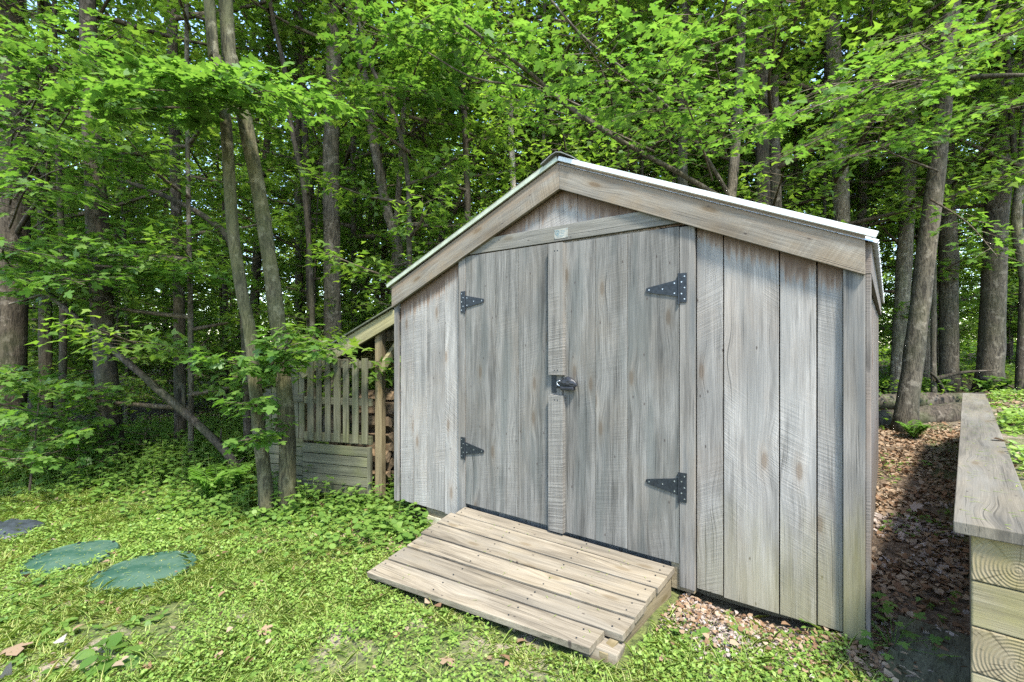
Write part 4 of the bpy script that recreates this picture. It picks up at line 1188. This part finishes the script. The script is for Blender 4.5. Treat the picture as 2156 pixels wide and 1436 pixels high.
# ---------------- filler trees deeper in
trunk_me = []
for i in range(4):
    rr = random.Random(70 + i); mb = MB()
    c_ = [(0, 0, -0.3), (rr.uniform(-.1, .1), rr.uniform(-.1, .1), 3), (rr.uniform(-.3, .3), rr.uniform(-.3, .3), 8), (rr.uniform(-.5, .5), rr.uniform(-.5, .5), 17)]
    mb.tube(curve_pts(c_, 18), [max(.02, .13 * (1 - .045 * k_) * (1.3 if k_ == 0 else 1)) for k_ in range(18)], 8, lump=.15, seed=i)
    trunk_me.append((mb.mesh('trunk', [M['bark_grey' if i % 2 else 'bark_dark']], True)))
def shed_block(x, y, m=0.0): return -0.3 - m < x < W + 0.3 + m and -1.2 < y < L + 0.5 + m
placed = []
def filler(n, dmin, dmax, crowns, label_of, grp_of, name, trunks, smin, smax, sep, seed, cat='tree', lr=(-1.18, 1.18)):
    rnd = np.random.default_rng(seed); c = 0; tries = 0
    while c < n and tries < 6000:
        tries += 1
        d = math.sqrt(rnd.uniform(dmin ** 2, dmax ** 2)); lat = rnd.uniform(*lr) * d
        p = CAM + RIGHT * lat + FWD * d
        x, y = p[0], p[1]
        if shed_block(x, y, 0.3) or y < 1.2 + max(0, -x - 2) * -0.6 or (x > 3 and y < 6.5): continue
        if -2.6 < x < 0 and y < 3.0: continue
        if cat == 'tree' and any(abs(CU + FPX * lat / d - gu) < gw for gu, gw in ((590, 40), (995, 45), (2045, 55), (1860, 40), (420, 30))): continue
        if any((x - a) ** 2 + (y - b) ** 2 < sep ** 2 for a, b in placed): continue
        placed.append((x, y))
        zone = 0 if lat / d < -0.25 else (1 if lat / d < 0.68 else 2)
        t = thing(name, label_of[zone], cat, Gz(x, y), (0, 0, rnd.uniform(0, 6.28)), grp_of[zone])
        s = rnd.uniform(smin, smax)
        o = bpy.data.objects.new('trunk', trunks[rnd.integers(len(trunks))]); COL.objects.link(o); o.parent = t
        w = rnd.uniform(0.4, 1.0) if name != 'pole_tree' else rnd.uniform(.25, .6); o.scale = (w, w, s)
        put_crown(crowns[rnd.integers(len(crowns))], t, (0, 0, 0), 0.0, s)
        c += 1
filler(26, 9.0, 16.0, CR_TALL, ['slender forest tree standing deep in the woods left of the shed', 'slender forest tree standing deep in the woods behind the shed roof', 'slender forest tree standing deep in the woods right of the shed'],
       ['slender trees in the woods left of the shed', 'slender trees in the woods behind the shed', 'slender trees in the woods right of the shed'], 'woodland_tree', trunk_me, .9, 1.15, 1.2, 3)
filler(30, 16.0, 32.0, CR_FAR, ['distant leafy tree far back in the woods left of the shed', 'distant leafy tree far back in the woods behind the shed roof', 'distant leafy tree far back in the woods right of the shed'],
       ['distant trees left of the shed', 'distant trees behind the shed', 'distant trees right of the shed'], 'distant_tree', trunk_me, .85, 1.1, 1.8, 4)
sap_me = []
for i in range(2):
    mb = MB(); mb.tube(curve_pts([(0, 0, -.1), (.05, 0, 1.5), (-.05, .05, 3.5), (.05, .1, 6.0)], 14), np.linspace(.03, .006, 14), 6, lump=.1)
    sap_me.append(mb.mesh('trunk', [M['bark_dark']], True))
filler(40, 7.5, 20.0, CR_LOW, ['young leafy maple in the dark understory left of the shed', 'young leafy maple in the understory behind the shed', 'young leafy maple in the understory right of the shed'],
       ['young maples in the understory left of the shed', 'young maples in the understory behind the shed', 'young maples in the understory right of the shed'], 'understory_maple', sap_me, .75, 1.25, 1.0, 5)

filler(74, 6.4, 18.0, CR_POLE, ['slim pole like tree among the trunks left of the shed', 'slim pole like tree among the trunks above the shed roof', 'slim pole like tree among the trunks right of the shed'],
       ['slim pole trees left of the shed', 'slim pole trees behind the shed', 'slim pole trees right of the shed'], 'pole_tree', trunk_me, .75, 1.1, .55, 6)
filler(16, 8.6, 17.0, CR_LOW, [''] * 2 + ['young leafy maple in the understory right of the shed'], [''] * 2 + ['young maples in the understory right of the shed'], 'understory_maple', sap_me, .6, 1.1, .7, 15, lr=(.70, 1.18))
filler(22, 7.0, 15.0, CR_LOW, ['young leafy maple in the dark understory left of the shed'], ['young maples in the understory left of the shed'], 'understory_maple', sap_me, .6, 1.1, .7, 16, lr=(-1.15, -.27))
# far-off woods reading as one mass
rnd = np.random.default_rng(9)
s = Soup()
ncl = 1100; per = 230
cd = rnd.uniform(30, 48, ncl); cl = rnd.uniform(-1.3, 1.3, ncl) * cd
cz = np.abs(rnd.uniform(-1, 1, ncl)) ** 1.8 * 20
cc = CAM[None] + RIGHT[None] * cl[:, None] + FWD[None] * cd[:, None]; cc[:, 2] = cz + 0.2
ci = np.repeat(np.arange(ncl), per); N = len(ci)
pos = cc[ci] + rnd.normal(0, 1, (N, 3)) * np.array([1.3, 1.3, 0.55])
pos[:, 2] = np.maximum(pos[:, 2], 0.1)
nr = np.array([0, 0, 1.0]) + rnd.normal(0, .5, (N, 3))
s.leaves('kite', pos, nr, rnd.normal(0, 1, (N, 3)), rnd.uniform(.16, .34, N))
tag(s.build('forest_foliage', [M['leaf_far']]), 'far off leafy woods closing the view', None, None, 'stuff')

# ------------------------------------------------------------------ near shrubs and saplings on the left
def shrub(name, u, v, label, h, r, n, size, seed, tpl='maple', mat='leaf_near', cat='sapling'):
    p = G(u, v); rnd = np.random.default_rng(seed)
    t = thing(name, label, cat, p)
    s = Soup(); tw = MB(); st = MB()
    top = np.array([rnd.uniform(-.1, .1), rnd.uniform(-.1, .1), h])
    st.tube(curve_pts([(0, 0, -.05), top * .5 + np.array([.04, 0, 0]), top], 8), np.linspace(.012, .004, 8), 6)
    nb = 11
    for i in range(nb):
        f = 0.22 + 0.78 * i / nb; az = i * 2.4 + rnd.uniform(-.4, .4); l_ = r * (1.1 - 0.6 * f) * rnd.uniform(.7, 1.2)
        b = top * f
        e = b + np.array([math.cos(az) * l_, math.sin(az) * l_, l_ * .3])
        spray(s, tw, rnd, b, e, l_ * .5, n // nb, size, tpl, sag=0.02, limb_r=.006, layer=.03, leaf_from=.2, n_tw=7)
    s.mb(tw, 1); st.build('stem', M['twig'], t)
    s.build('foliage', [M[mat], M['twig']], t)
    return t
shrub('maple_sapling', 60, 1040, 'leafy maple sapling filling the left frame edge above the weeds', 1.15, .85, 760, .09, 1)
shrub('maple_sapling', 170, 1020, 'small bright maple sapling just right of the leafy sapling at the left edge', .75, .6, 420, .085, 2)
shrub('maple_sapling', -60, 1010, 'maple sapling half outside the left frame edge', 1.3, .9, 620, .09, 3)
shrub('maple_sapling', 300, 985, 'sparse low maple seedling at the foot of the dark trunk behind the lids', .45, .45, 90, .08, 4)
shrub('leafy_shrub', 1240, 790, 'leafy bush hidden deep behind the shed', 1.0, .8, 200, .08, 6, cat='shrub') if False else None

def fern(u, v, label, n, ln, seed, d=None):
    p = G(u, v) if d is None else base_under(u, d); rnd = np.random.default_rng(seed)
    t = thing('fern', label, 'fern', p)
    for i in range(n):
        s = Soup(); tw = MB()
        az = i * 6.28 / n + rnd.uniform(-.3, .3); l_ = ln * rnd.uniform(.75, 1.1)
        dr = np.array([math.cos(az), math.sin(az), 0])
        m = 26
        tt = np.linspace(0, 1, m)
        cp = dr[None] * (tt ** 1.3 * l_ * .62)[:, None]; cp[:, 2] = l_ * (1.25 * tt - .55 * tt ** 2.4)
        tw.tube(cp[::3], np.linspace(.003, .001, len(cp[::3])), 4)
        sd = np.cross(dr, (0, 0, 1))
        pos, out = [], []
        ws_ = []
        for j in range(4, m):
            for sg in (1, -1):
                pos.append(cp[j]); out.append(sd * sg + dr * .35 + np.array([0, 0, -.1])); ws_.append(l_ * .30 * math.sin(math.pi * (tt[j] * .86 + .1)) + .01)
        pos = np.array(pos); out = np.array(out); ws_ = np.array(ws_)
        s.leaves('ovate', pos, np.array([0, 0, 1.0]) + rnd.normal(0, .12, (len(pos), 3)), out, ws_, ws_ * .42)
        s.mb(tw, 0)
        s.build('frond', [M['fern']], t)
    return t
fern(462, 1060, 'bright green fern at the edge of the lawn left of the twin maples', 9, .46, 1)
fern(1925, 925, 'bright green fern at the foot of the big tree beside the path', 8, .30, 2)
fern(520, 1000, 'taller darker fern between the lawn edge and the wood shelter', 9, .5, 3)
fern(2090, 800, 'fern in the woods beyond the far end of the timber wall', 8, .45, 4, 8.0)
fern(1870, 850, 'fern beyond the logs just right of the shed corner', 8, .5, 5, 8.6)
fern(1960, 815, 'fern in the woods between the big tree and the lumpy trunk', 8, .5, 6, 8.4)

# ------------------------------------------------------------------ logs on the ground at the right
def log(name, a, b, r0, r1, label, seed, br=()):
    a = np.array(a); b = np.array(b)
    t = thing(name, label, 'log', (a + b) / 2)
    m = (a + b) / 2; mb = MB()
    cp = curve_pts([a - m, (b - a) * .02 + np.array([0, 0, .02]), b - m], 14)
    mb.tube(cp, np.linspace(r0, r1, 14), 16, lump=.22, seed=seed); mb.build('bark', M['bark_log'], t, smooth_=True)
    for q in br:
        mb = MB(); mb.tube([np.array(q[0]), (np.array(q[0]) + q[1]) / 2 + np.array([0, 0, .05]), np.array(q[1])], [.03, .02, .008], 6); mb.build('branch_stub', M['bark_dark'], t)
    return t
a = P(1700, 895, 6.9); b = P(2075, 860, 6.7)
log('fallen_log', P(1740, 905, 6.9), P(2120, 862, 7.0), .14, .18, 'thick fallen log on the ground behind the big tree, lower of the two', 1)
log('fallen_log', P(1740, 848, 7.5), P(2120, 846, 7.5), .12, .13, 'fallen mossy log lying behind and above the thick one', 2)
for i, (u0, v0, u1, v1, d, lab) in enumerate(((1960, 800, 2100, 780, 8.0, 'dark broken branch lying in the ferns beyond the timber wall'), (1990, 830, 1960, 785, 7.8, 'short dark branch propped beside the lumpy trunk'), (2060, 795, 2160, 830, 8.2, 'dark branch lying in the greenery at the right frame edge'))):
    a, b = P(u0, v0, d), P(u1, v1, d - .3)
    mb = MB(); o_ = (a + b) / 2
    mb.tube(curve_pts([a - o_, np.array([0, 0, .05]), b - o_], 8), np.linspace(.035, .012, 8), 7, lump=.3)
    o = mb.build('fallen_branch', M['bark_dark'], None, loc=o_, smooth_=True); tag(o, lab, 'branch')

# ------------------------------------------------------------------ lawn, weeds, litter
def in_view(x, y, mrg=1.55, dmin=0.9):
    lat = (x - CAM[0]) * RIGHT[0] + (y - CAM[1]) * RIGHT[1]; dep = (x - CAM[0]) * FWD[0] + (y - CAM[1]) * FWD[1]
    return (dep > dmin) & (np.abs(lat) < mrg * dep + .2)
def scatter(rnd, n, x0, x1, y0, y1):
    x = rnd.uniform(x0, x1, n); y = rnd.uniform(y0, y1, n)
    m = in_view(x, y); return x[m], y[m]
lids = [(G(150, 1177), .225), (G(303, 1209), .25)]
def blocked(x, y, pad=0.0):
    b = (x > 0.02 - pad) & (x < W - .0 + pad) & (y > 0.0 - pad * .3)
    b |= (x > XDL - .01) & (x < 2.30) & (y > -0.85 + (x - .8) * .045) & (y < 0.05)
    for p, r_ in lids: b |= (x - p[0]) ** 2 + (y - p[1]) ** 2 < r_ ** 2
    wx = wall_x(y); b |= (x > wx - .05) & (x < wx + .16) & (y > -.55)
    return b
def vnoise(x, y, sc, seed=0):
    r_ = np.random.default_rng(1000 + seed); v = np.zeros_like(x)
    for i in range(7):
        a = r_.uniform(0, 6.28); f = sc * r_.uniform(.6, 1.7); v += np.sin((x * math.cos(a) + y * math.sin(a)) * f + r_.uniform(0, 6.28))
    return v / 7 * 1.8
bare = [(G(860, 1075), .42, .9), (G(760, 1130), .25, .7), (G(530, 1298), .14, .9), (G(720, 1390), .22, .85), (G(640, 1195), .2, .8), (G(1000, 1370), .12, .8), (G(90, 1300), .14, .6), (G(1480, 1290), .30, .95), (G(1600, 1310), .22, .9), (G(1400, 1270), .14, .9), (G(640, 1185), .18, .6), (G(700, 1060), .25, .7)]
def bare_f(x, y):
    k_ = np.ones_like(x)
    for p, r_, a in bare:
        k_ *= 1 - a * np.exp(-(((x - p[0]) ** 2 + (y - p[1]) ** 2) / r_ ** 2) ** 1.5)
    return k_
def edge_h(x, y):                # weeds grow taller towards the woods
    e = smooth(-.9, .55, y + np.clip(-x - .4, 0, 9) * .35)
    return e
rnd = np.random.default_rng(21)
up = np.array([0, 0, 1.0])
# broadleaf ground weeds
s = Soup()
x, y = scatter(rnd, 760000, -6.0, 3.35, -3.6, 1.6)
dep = (x - CAM[0]) * FWD[0] + (y - CAM[1]) * FWD[1]
patch = np.clip(.45 + .75 * vnoise(x, y, 4.5, 1) + .35 * vnoise(x, y, 14, 3), .04, 1)
keep = ~blocked(x, y) & (rnd.uniform(0, 1, len(x)) < bare_f(x, y) * patch * np.clip(2.6 / dep, .3, 1)) & (y < .3 + .7 * (x < 0)) & ~((x > 3.0) & (y > -.25))
x, y, dep = x[keep], y[keep], dep[keep]
kind_ = vnoise(x, y, 6.5, 31) + rnd.normal(0, .35, len(x))
for tp, m_, s0, s1, hb in (('round', kind_ < -.05, .006, .014, .04), ('ovate', (kind_ >= -.05) & (kind_ < .4), .009, .026, .05), ('trident', kind_ >= .4, .008, .022, .06)):
    xa, ya, da = x[m_], y[m_], dep[m_]; q_ = len(xa)
    hh = (0.010 + hb * np.clip(.5 + .6 * vnoise(xa, ya, 9, 2), 0, 1)) * rnd.uniform(.1, 1, q_)
    pos = np.stack([xa, ya, ground(xa, ya) + hh], 1)
    az = rnd.uniform(0, 6.28, q_); fw = np.stack([np.cos(az), np.sin(az), rnd.uniform(-.2, .5, q_)], 1)
    s.leaves(tp, pos, up + rnd.normal(0, .45, (q_, 3)), fw, rnd.uniform(s0, s1, q_) * np.clip(da / 2.6, 1, 1.6), m=0)
tag(s.build('lawn_weeds', [M['clover']]), 'bright green clover and creeping weeds covering the lawn', None, None, 'stuff')
# grass blades in tufts
s = Soup()
x, y = scatter(rnd, 1080000, -6.0, 3.4, -3.6, 1.0)
gp = np.clip(.42 + .7 * vnoise(x, y, 3.2, 5) + .5 * vnoise(x, y, 17, 6), .03, 1)
keep = ~blocked(x, y) & (rnd.uniform(0, 1, len(x)) < (.2 + .8 * bare_f(x, y)) * gp) & ~((x > 3.02) & (y > -.2))
x, y = x[keep], y[keep]; n_ = len(x)
az = rnd.uniform(0, 6.28, n_); le = rnd.uniform(.15, 1.4, n_)
fw = np.stack([np.cos(az), np.sin(az), le], 1); sidev = np.stack([-np.sin(az), np.cos(az), 0 * az], 1)
pos = np.stack([x, y, ground(x, y)], 1)
ln_ = rnd.uniform(.02, .065, n_) * (1 + .9 * (rnd.uniform(0, 1, n_) > .93))
s.leaves('bent', pos, np.cross(fw, sidev), fw, ln_, rnd.uniform(.0022, .0042, n_))
tag(s.build('grass', [M['grass']]), 'thin yellow green grass blades scattered through the lawn', None, None, 'stuff')
s = Soup()
x, y = scatter(rnd, 2300, -5.5, 3.2, -3.4, .2)
kk = ~blocked(x, y, .04) & (vnoise(x, y, 2.6, 52) > -.25) & (x < 3.0); x, y = x[kk], y[kk]
for xi, yi in zip(x, y):
    n_ = rnd.integers(4, 9); az = rnd.uniform(0, 6.28) + np.arange(n_) * 2.4; b = Gz(xi, yi, .018); sz_ = rnd.uniform(.02, .055)
    s.leaves('dock' if rnd.uniform() < .6 else 'ovate', np.repeat(b[None], n_, 0), up + rnd.normal(0, .25, (n_, 3)), np.stack([np.cos(az), np.sin(az), rnd.uniform(.1, .8, n_)], 1), sz_ * rnd.uniform(.6, 1.2, n_))
tag(s.build('lawn_rosettes', [M['weed']]), 'broad leaved weed rosettes dotted through the lawn', None, None, 'stuff')
# medium leaf weeds rising to the forest edge: stems with leaf pairs
s = Soup(); tw_pos = []
x, y = scatter(rnd, 9500, -6.0, 1.0, -2.0, 2.0)
e = edge_h(x, y)
keep = ~blocked(x, y, .05) & (rnd.uniform(0, 1, len(x)) < np.clip((e * 1.3 + .03) * bare_f(x, y) * np.clip(.7 + .5 * vnoise(x, y, 3, 8), 0, 1), 0, 1)) & (y < 0.6 + np.clip(-x - 1.8, 0, 3) * .25)
x, y, e = x[keep], y[keep], e[keep]
P0, D0, N0, S0 = [], [], [], []
stems = MB()
for xi, yi, ei in zip(x, y, e):
    H_ = (.05 + .34 * ei * rnd.uniform(.35, 1.15)) * (1.0 if xi < -.8 else .55)
    b = Gz(xi, yi); tip = b + np.array([rnd.normal(0, .03), rnd.normal(0, .03), H_])
    stems.tube([b, tip], [.002, .0012], 3, cap=False)
    nl_ = 2 + int(H_ / .07)
    for j in range(nl_):
        f = (j + 1) / nl_; a = j * 1.57 + rnd.uniform(-.4, .4)
        for o_ in (0, math.pi):
            P0.append(b + (tip - b) * f); D0.append((math.cos(a + o_), math.sin(a + o_), .25)); S0.append(rnd.uniform(.04, .085) * (1.15 - .35 * f)); N0.append(up + rnd.normal(0, .22, 3))
s.leaves('ovate', np.array(P0), np.array(N0), np.array(D0), np.array(S0), np.array(S0) * 1.15)
s.mb(stems, 1)
tag(s.build('undergrowth', [M['weed'], M['grass']]), 'leafy green weeds rising along the edge of the woods', None, None, 'stuff')
# round leaved violets near the shelter and shed corner
s = Soup()
x, y = scatter(rnd, 9000, -2.6, .35, -1.3, .45)
q = np.exp(-(((x + .35) / .9) ** 2 + ((y + .25) / .45) ** 2))
keep = ~blocked(x, y) & (rnd.uniform(0, 1, len(x)) < q * .8 * np.clip(.6 + .6 * vnoise(x, y, 5, 4), 0, 1))
x, y = x[keep], y[keep]; n_ = len(x); az = rnd.uniform(0, 6.28, n_)
s.leaves('round', np.stack([x, y, ground(x, y) + rnd.uniform(.03, .11, n_)], 1), up + rnd.normal(0, .3, (n_, 3)), np.stack([np.cos(az), np.sin(az), 0 * az], 1), rnd.uniform(.025, .05, n_))
tag(s.build('violet_leaves', [M['weed']]), 'round violet leaves beside the wood shelter and shed corner', None, None, 'stuff')
# understory greenery far right and left forest floor
s = Soup()
for (x0, x1, y0, y1, n_, zlo, zhi, sz) in ((2.6, 9, 5.6, 16, 26000, .02, .55, .07), (-14, -1.5, 1.5, 12, 11000, .02, .45, .07), (-1.5, 3, 4.5, 14, 8000, .02, .6, .08), (-34, -3, 8, 30, 42000, .05, 1.0, .15), (-16, -4, 1.5, 10, 16000, .03, .7, .085), (-3, 30, 14, 34, 34000, .05, 1.0, .15)):
    x, y = scatter(rnd, n_, x0, x1, y0, y1)
    m = np.clip(vnoise(x, y, 1.6, 11) * .8 + .45, 0, 1) > rnd.uniform(0, 1, len(x)); x, y = x[m], y[m]
    hz = np.clip(vnoise(x, y, 2.3, 12) * .5 + .5, .05, 1)
    pos = np.stack([x, y, ground(x, y) + rnd.uniform(zlo, zhi, len(x)) * hz], 1); az = rnd.uniform(0, 6.28, len(x))
    s.leaves('trident', pos, up + rnd.normal(0, .35, (len(x), 3)), np.stack([np.cos(az), np.sin(az), -.1 + 0 * az], 1), rnd.uniform(.6, 1.3, len(x)) * sz)
tag(s.build('forest_undergrowth', [M['leaf_mid']]), 'low leafy plants and ferns covering the forest floor', None, None, 'stuff')
# clover on the bank behind the wall
s = Soup()
x, y = scatter(rnd, 60000, 3.5, 6.5, -.4, 6.0)
wx = wall_x(y); k_ = np.clip(.35 + .8 * vnoise(x, y, 4, 15), 0, 1)
keep = (x > wx + .16) & (rnd.uniform(0, 1, len(x)) < k_)
x, y = x[keep], y[keep]; n_ = len(x); az = rnd.uniform(0, 6.28, n_)
s.leaves('round', np.stack([x, y, ground(x, y) + rnd.uniform(.0, .10, n_) * np.clip(k_[keep], .2, 1)], 1), up + rnd.normal(0, .35, (n_, 3)), np.stack([np.cos(az), np.sin(az), .1 + 0 * az], 1), rnd.uniform(.018, .035, n_))
tag(s.build('bank_clover', [M['clover']]), 'bright clover growing on the bank behind the timber wall', None, None, 'stuff')
# brown leaf litter
s = Soup()
def lit(n_, x0, x1, y0, y1, fn, m, smin=.02, smax=.055, lift=.012):
    x, y = scatter(rnd, n_, x0, x1, y0, y1)
    kk = fn(x, y) > rnd.uniform(0, 1, len(x)); x, y = x[kk], y[kk]
    q = len(x); az = rnd.uniform(0, 6.28, q)
    s.leaves('curl', np.stack([x, y, ground(x, y) + rnd.uniform(.002, lift, q)], 1), up + rnd.normal(0, .45, (q, 3)), np.stack([np.cos(az), np.sin(az), rnd.normal(0, .15, q)], 1), rnd.uniform(smin, smax, q), m=m)
lit(26000, 3.0, 4.2, -1.3, 6.0, lambda x, y: ((x < wall_x(y) + .0) & (x > 3.06 - (y < 0) * .3 + (y > 3.7) * -.6)) * .85 * np.clip(.55 + .7 * vnoise(x, y, 7, 41), .1, 1), 0, .012, .055)
lit(5000, 3.0, 3.6, -.5, 2.5, lambda x, y: ((x < wall_x(y) - .02) & (x > 3.0)) * np.clip(.2 + .6 * vnoise(x, y, 6, 43), 0, 1), 1, .012, .05)
lit(6000, 1.5, 5.0, 3.7, 7.5, lambda x, y: ~blocked(x, y) * .8, 0)
lit(4500, 3.5, 6.0, -.4, 6.5, lambda x, y: (x > wall_x(y) + .15) * .45, 0)
lit(14000, -9.0, 0.0, -.5, 7.0, lambda x, y: ~blocked(x, y) * np.clip(edge_h(x, y) + .02, 0, 1) * .8, 0, .025, .06)
def nearp(pts, rad_, a):
    def f(x, y):
        v = np.zeros_like(x)
        for p in pts: v = np.maximum(v, np.exp(-(((x - p[0]) ** 2 + (y - p[1]) ** 2) / rad_ ** 2) ** 1.3))
        return v * a * ~blocked(x, y)
    return f
lit(60000, 1.9, 3.3, -1.0, .3, nearp([G(1450, 1280), G(1540, 1290), G(1620, 1320), G(1400, 1265), G(1560, 1340)], .18, .75), 1, .008, .024, .02)
lit(26000, 1.9, 3.3, -1.0, .3, nearp([G(1450, 1280), G(1600, 1310), G(1700, 1340)], .28, .5), 0, .012, .032, .03)
lit(26000, -1.5, 1.0, -1.5, .6, nearp([G(860, 1080), G(760, 1130), G(700, 1055), G(880, 1120)], .30, .6), 0, .012, .035)
lit(9000, -5, 3.2, -2.3, .3, lambda x, y: ~blocked(x, y) * .05, 0, .012, .05, .05)
tag(s.build('leaf_litter', [M['litter'], M['litter_pale']]), 'brown and bleached fallen leaves on path, bank and lawn edges', None, None, 'stuff')
s = Soup()
x, y = scatter(rnd, 2600, 2.9, 4.0, -1.2, 5.0)
kk = (x < wall_x(y)) & ~blocked(x, y); x, y = x[kk], y[kk]; q = len(x); az = rnd.uniform(0, 6.28, q)
s.leaves('blade', np.stack([x, y, ground(x, y) + rnd.uniform(.008, .03, q)], 1), up + rnd.normal(0, .2, (q, 3)), np.stack([np.cos(az), np.sin(az), rnd.normal(0, .1, q)], 1), rnd.uniform(.04, .16, q), rnd.uniform(.002, .005, q))
tag(s.build('fallen_twigs', [M['twig']]), 'thin twigs and pine needles lying on the path', None, None, 'stuff')
s = Soup()
x, y = scatter(rnd, 900, 2.95, 4.0, -1.3, 5.0)
kk = (x < wall_x(y)) & ~blocked(x, y) & (vnoise(x, y, 5, 44) > .35); x, y = x[kk], y[kk]
for xi, yi in zip(x, y):
    n_ = 4; az = rnd.uniform(0, 6.28, n_); b = Gz(xi, yi, .02)
    s.leaves('ovate', np.repeat(b[None], n_, 0) + rnd.normal(0, .008, (n_, 3)), up + rnd.normal(0, .3, (n_, 3)), np.stack([np.cos(az), np.sin(az), .2 + 0 * az], 1), rnd.uniform(.018, .04, n_))
tag(s.build('path_seedlings', [M['weed']]), 'tiny green seedlings dotting the leaf strewn path', None, None, 'stuff')
# clippings strewn on cap board, ramp and lids
s = Soup()
n_ = 260; t_ = rnd.uniform(0, 5.3, n_); a = rnd.uniform(-.03, .135, n_)
ca, sa = math.cos(wang), math.sin(wang)
pos = np.stack([3.33 + a * ca - t_ * sa, -.50 + a * sa + t_ * ca, np.full(n_, .7285)], 1); az = rnd.normal(.2, .7, n_)
s.leaves('blade', pos, up + rnd.normal(0, .05, (n_, 3)), np.stack([np.cos(az), np.sin(az), 0 * az], 1), rnd.uniform(.01, .05, n_), rnd.uniform(.002, .005, n_))
for (p, r_) in lids:
    n_ = 60; a = rnd.uniform(0, 6.28, n_); rr = r_ * .9 * np.sqrt(rnd.uniform(0, 1, n_)); az = rnd.uniform(0, 6.28, n_)
    pos = np.stack([p[0] + rr * np.cos(a), p[1] + rr * np.sin(a), np.full(n_, p[2] + .038)], 1)
    s.leaves('blade', pos, up + rnd.normal(0, .05, (n_, 3)), np.stack([np.cos(az), np.sin(az), .05 + 0 * az], 1), rnd.uniform(.01, .04, n_), rnd.uniform(.003, .007, n_))
for i in range(60):
    q = rampP(rnd.uniform(.03, .95), rnd.uniform(.03, .97)) + np.array([0, 0, .003]); az = rnd.uniform(0, 6.28)
    s.leaves('blade', q[None], up[None] + rnd.normal(0, .08, (1, 3)), np.array([[math.cos(az), math.sin(az), .05]]), np.array([rnd.uniform(.008, .03)]), np.array([.004]))
tag(s.build('grass_clippings', [M['grass']]), 'grass clippings strewn over the cap board, ramp and lids', None, None, 'stuff')

# single plants one can point to
def weed(u, v, label, n, size, h, seed, tpl='ovate', mat='weed', spread=.10, cat='plant', name='weed_plant'):
    p = G(u, v); r_ = np.random.default_rng(seed); t = thing(name, label, cat, p)
    s = Soup(); st = MB()
    az = r_.uniform(0, 6.28, n); ra = r_.uniform(.2, 1, n) * spread
    tip = np.stack([ra * np.cos(az), ra * np.sin(az), h * r_.uniform(.3, 1, n)], 1)
    for q in tip: st.tube([(0, 0, 0), q * np.array([.5, .5, .75]), q], [.002, .0015, .001], 3, cap=False)
    if tpl == 'blade': s.leaves('bent', tip * .1, up + r_.normal(0, .5, (n, 3)), np.stack([np.cos(az), np.sin(az), .3 + 0 * az], 1), size * r_.uniform(.7, 1.6, n), np.full(n, .006))
    else: s.leaves(tpl, tip, up + r_.normal(0, .25, (n, 3)), np.stack([np.cos(az), np.sin(az), 0 * az - .1], 1), size * r_.uniform(.7, 1.2, n))
    s.build('leaves', [M[mat]], t); st.build('stalks', M['weed'], t)
weed(1820, 1300, 'three leaved plant at the foot of the shed corner board', 12, .055, .14, 1, 'maple')
weed(1880, 1370, 'trailing green plant beside the dark plank on the ground', 22, .05, .12, 2, 'maple', spread=.16)
weed(1735, 1335, 'small bright weed against the lower right siding', 14, .035, .07, 3)
weed(230, 1400, 'large leaved dock plant in the lawn at the lower left', 13, .10, .07, 4, 'dock', 'leaf_near', spread=.06)
weed(1960, 1385, 'spidery grass clump growing by the dark plank', 16, .09, .06, 5, 'blade', spread=.03)
weed(1965, 985, 'dark green seedling alone on the leaf covered path', 7, .07, .06, 6)
weed(1922, 1095, 'pale small seedling in the litter beside the shed wall', 6, .05, .05, 7)
weed(1050, 1220, 'tiny weed sprouting from a gap in the ramp, left of its neighbour', 6, .02, .03, 8, spread=.015)
weed(1103, 1232, 'tiny weed sprouting from a gap in the ramp, right of its neighbour', 6, .02, .03, 9, spread=.015)
def dead_leaf(u, v, label, size, mat, seed, tpl='maple', dz=.03, rot=0.0):
    p = G(u, v); r_ = np.random.default_rng(seed); s = Soup()
    f = TPL[tpl].copy(); pos = np.array([[0, 0, 0.0]])
    s.leaves(tpl, pos, up[None] + r_.normal(0, .35, (1, 3)), np.array([[math.cos(rot), math.sin(rot), .1]]), np.array([size]))
    o = s.build('fallen_leaf', [M[mat]], None, p + np.array([0, 0, dz]))
    tag(o, label, 'leaf')
dead_leaf(935, 1400, 'curled brown maple leaf in the grass near the front of the ramp', .07, 'litter', 1)
dead_leaf(552, 1335, 'tan dry leaf in the middle of the lawn', .07, 'litter', 2)
dead_leaf(452, 1395, 'small brown leaf in the lawn near the bottom edge', .05, 'litter', 3)
dead_leaf(25, 1375, 'brown leaf at the lower left edge of the lawn', .12, 'litter', 4)
dead_leaf(130, 1370, 'grey white shrivelled leaf standing in the clover', .075, 'litter_pale', 5, 'curl', .05)
dead_leaf(20, 1425, 'pale dried leaf in the bottom left corner', .08, 'litter_pale', 6, 'curl', .04)
dead_leaf(1388, 1396, 'brown leaf in the grass right of the ramp foot', .05, 'litter', 7)
dead_leaf(1918, 1078, 'pale green white leaf lying on the brown path', .09, 'litter_pale', 8, 'maple')
# brown leaf on the cap board
s = Soup(); q = P(2085, 935, 2.76)
s.leaves('curl', np.array([[0, 0, 0.0]]), np.array([[.1, .2, 1.0]]), np.array([[1.0, .1, .05]]), np.array([.075]))
o = s.build('fallen_leaf', [M['litter']], None, (q[0], q[1], .730)); tag(o, 'curled brown leaf lying on top of the grey cap board', 'leaf')
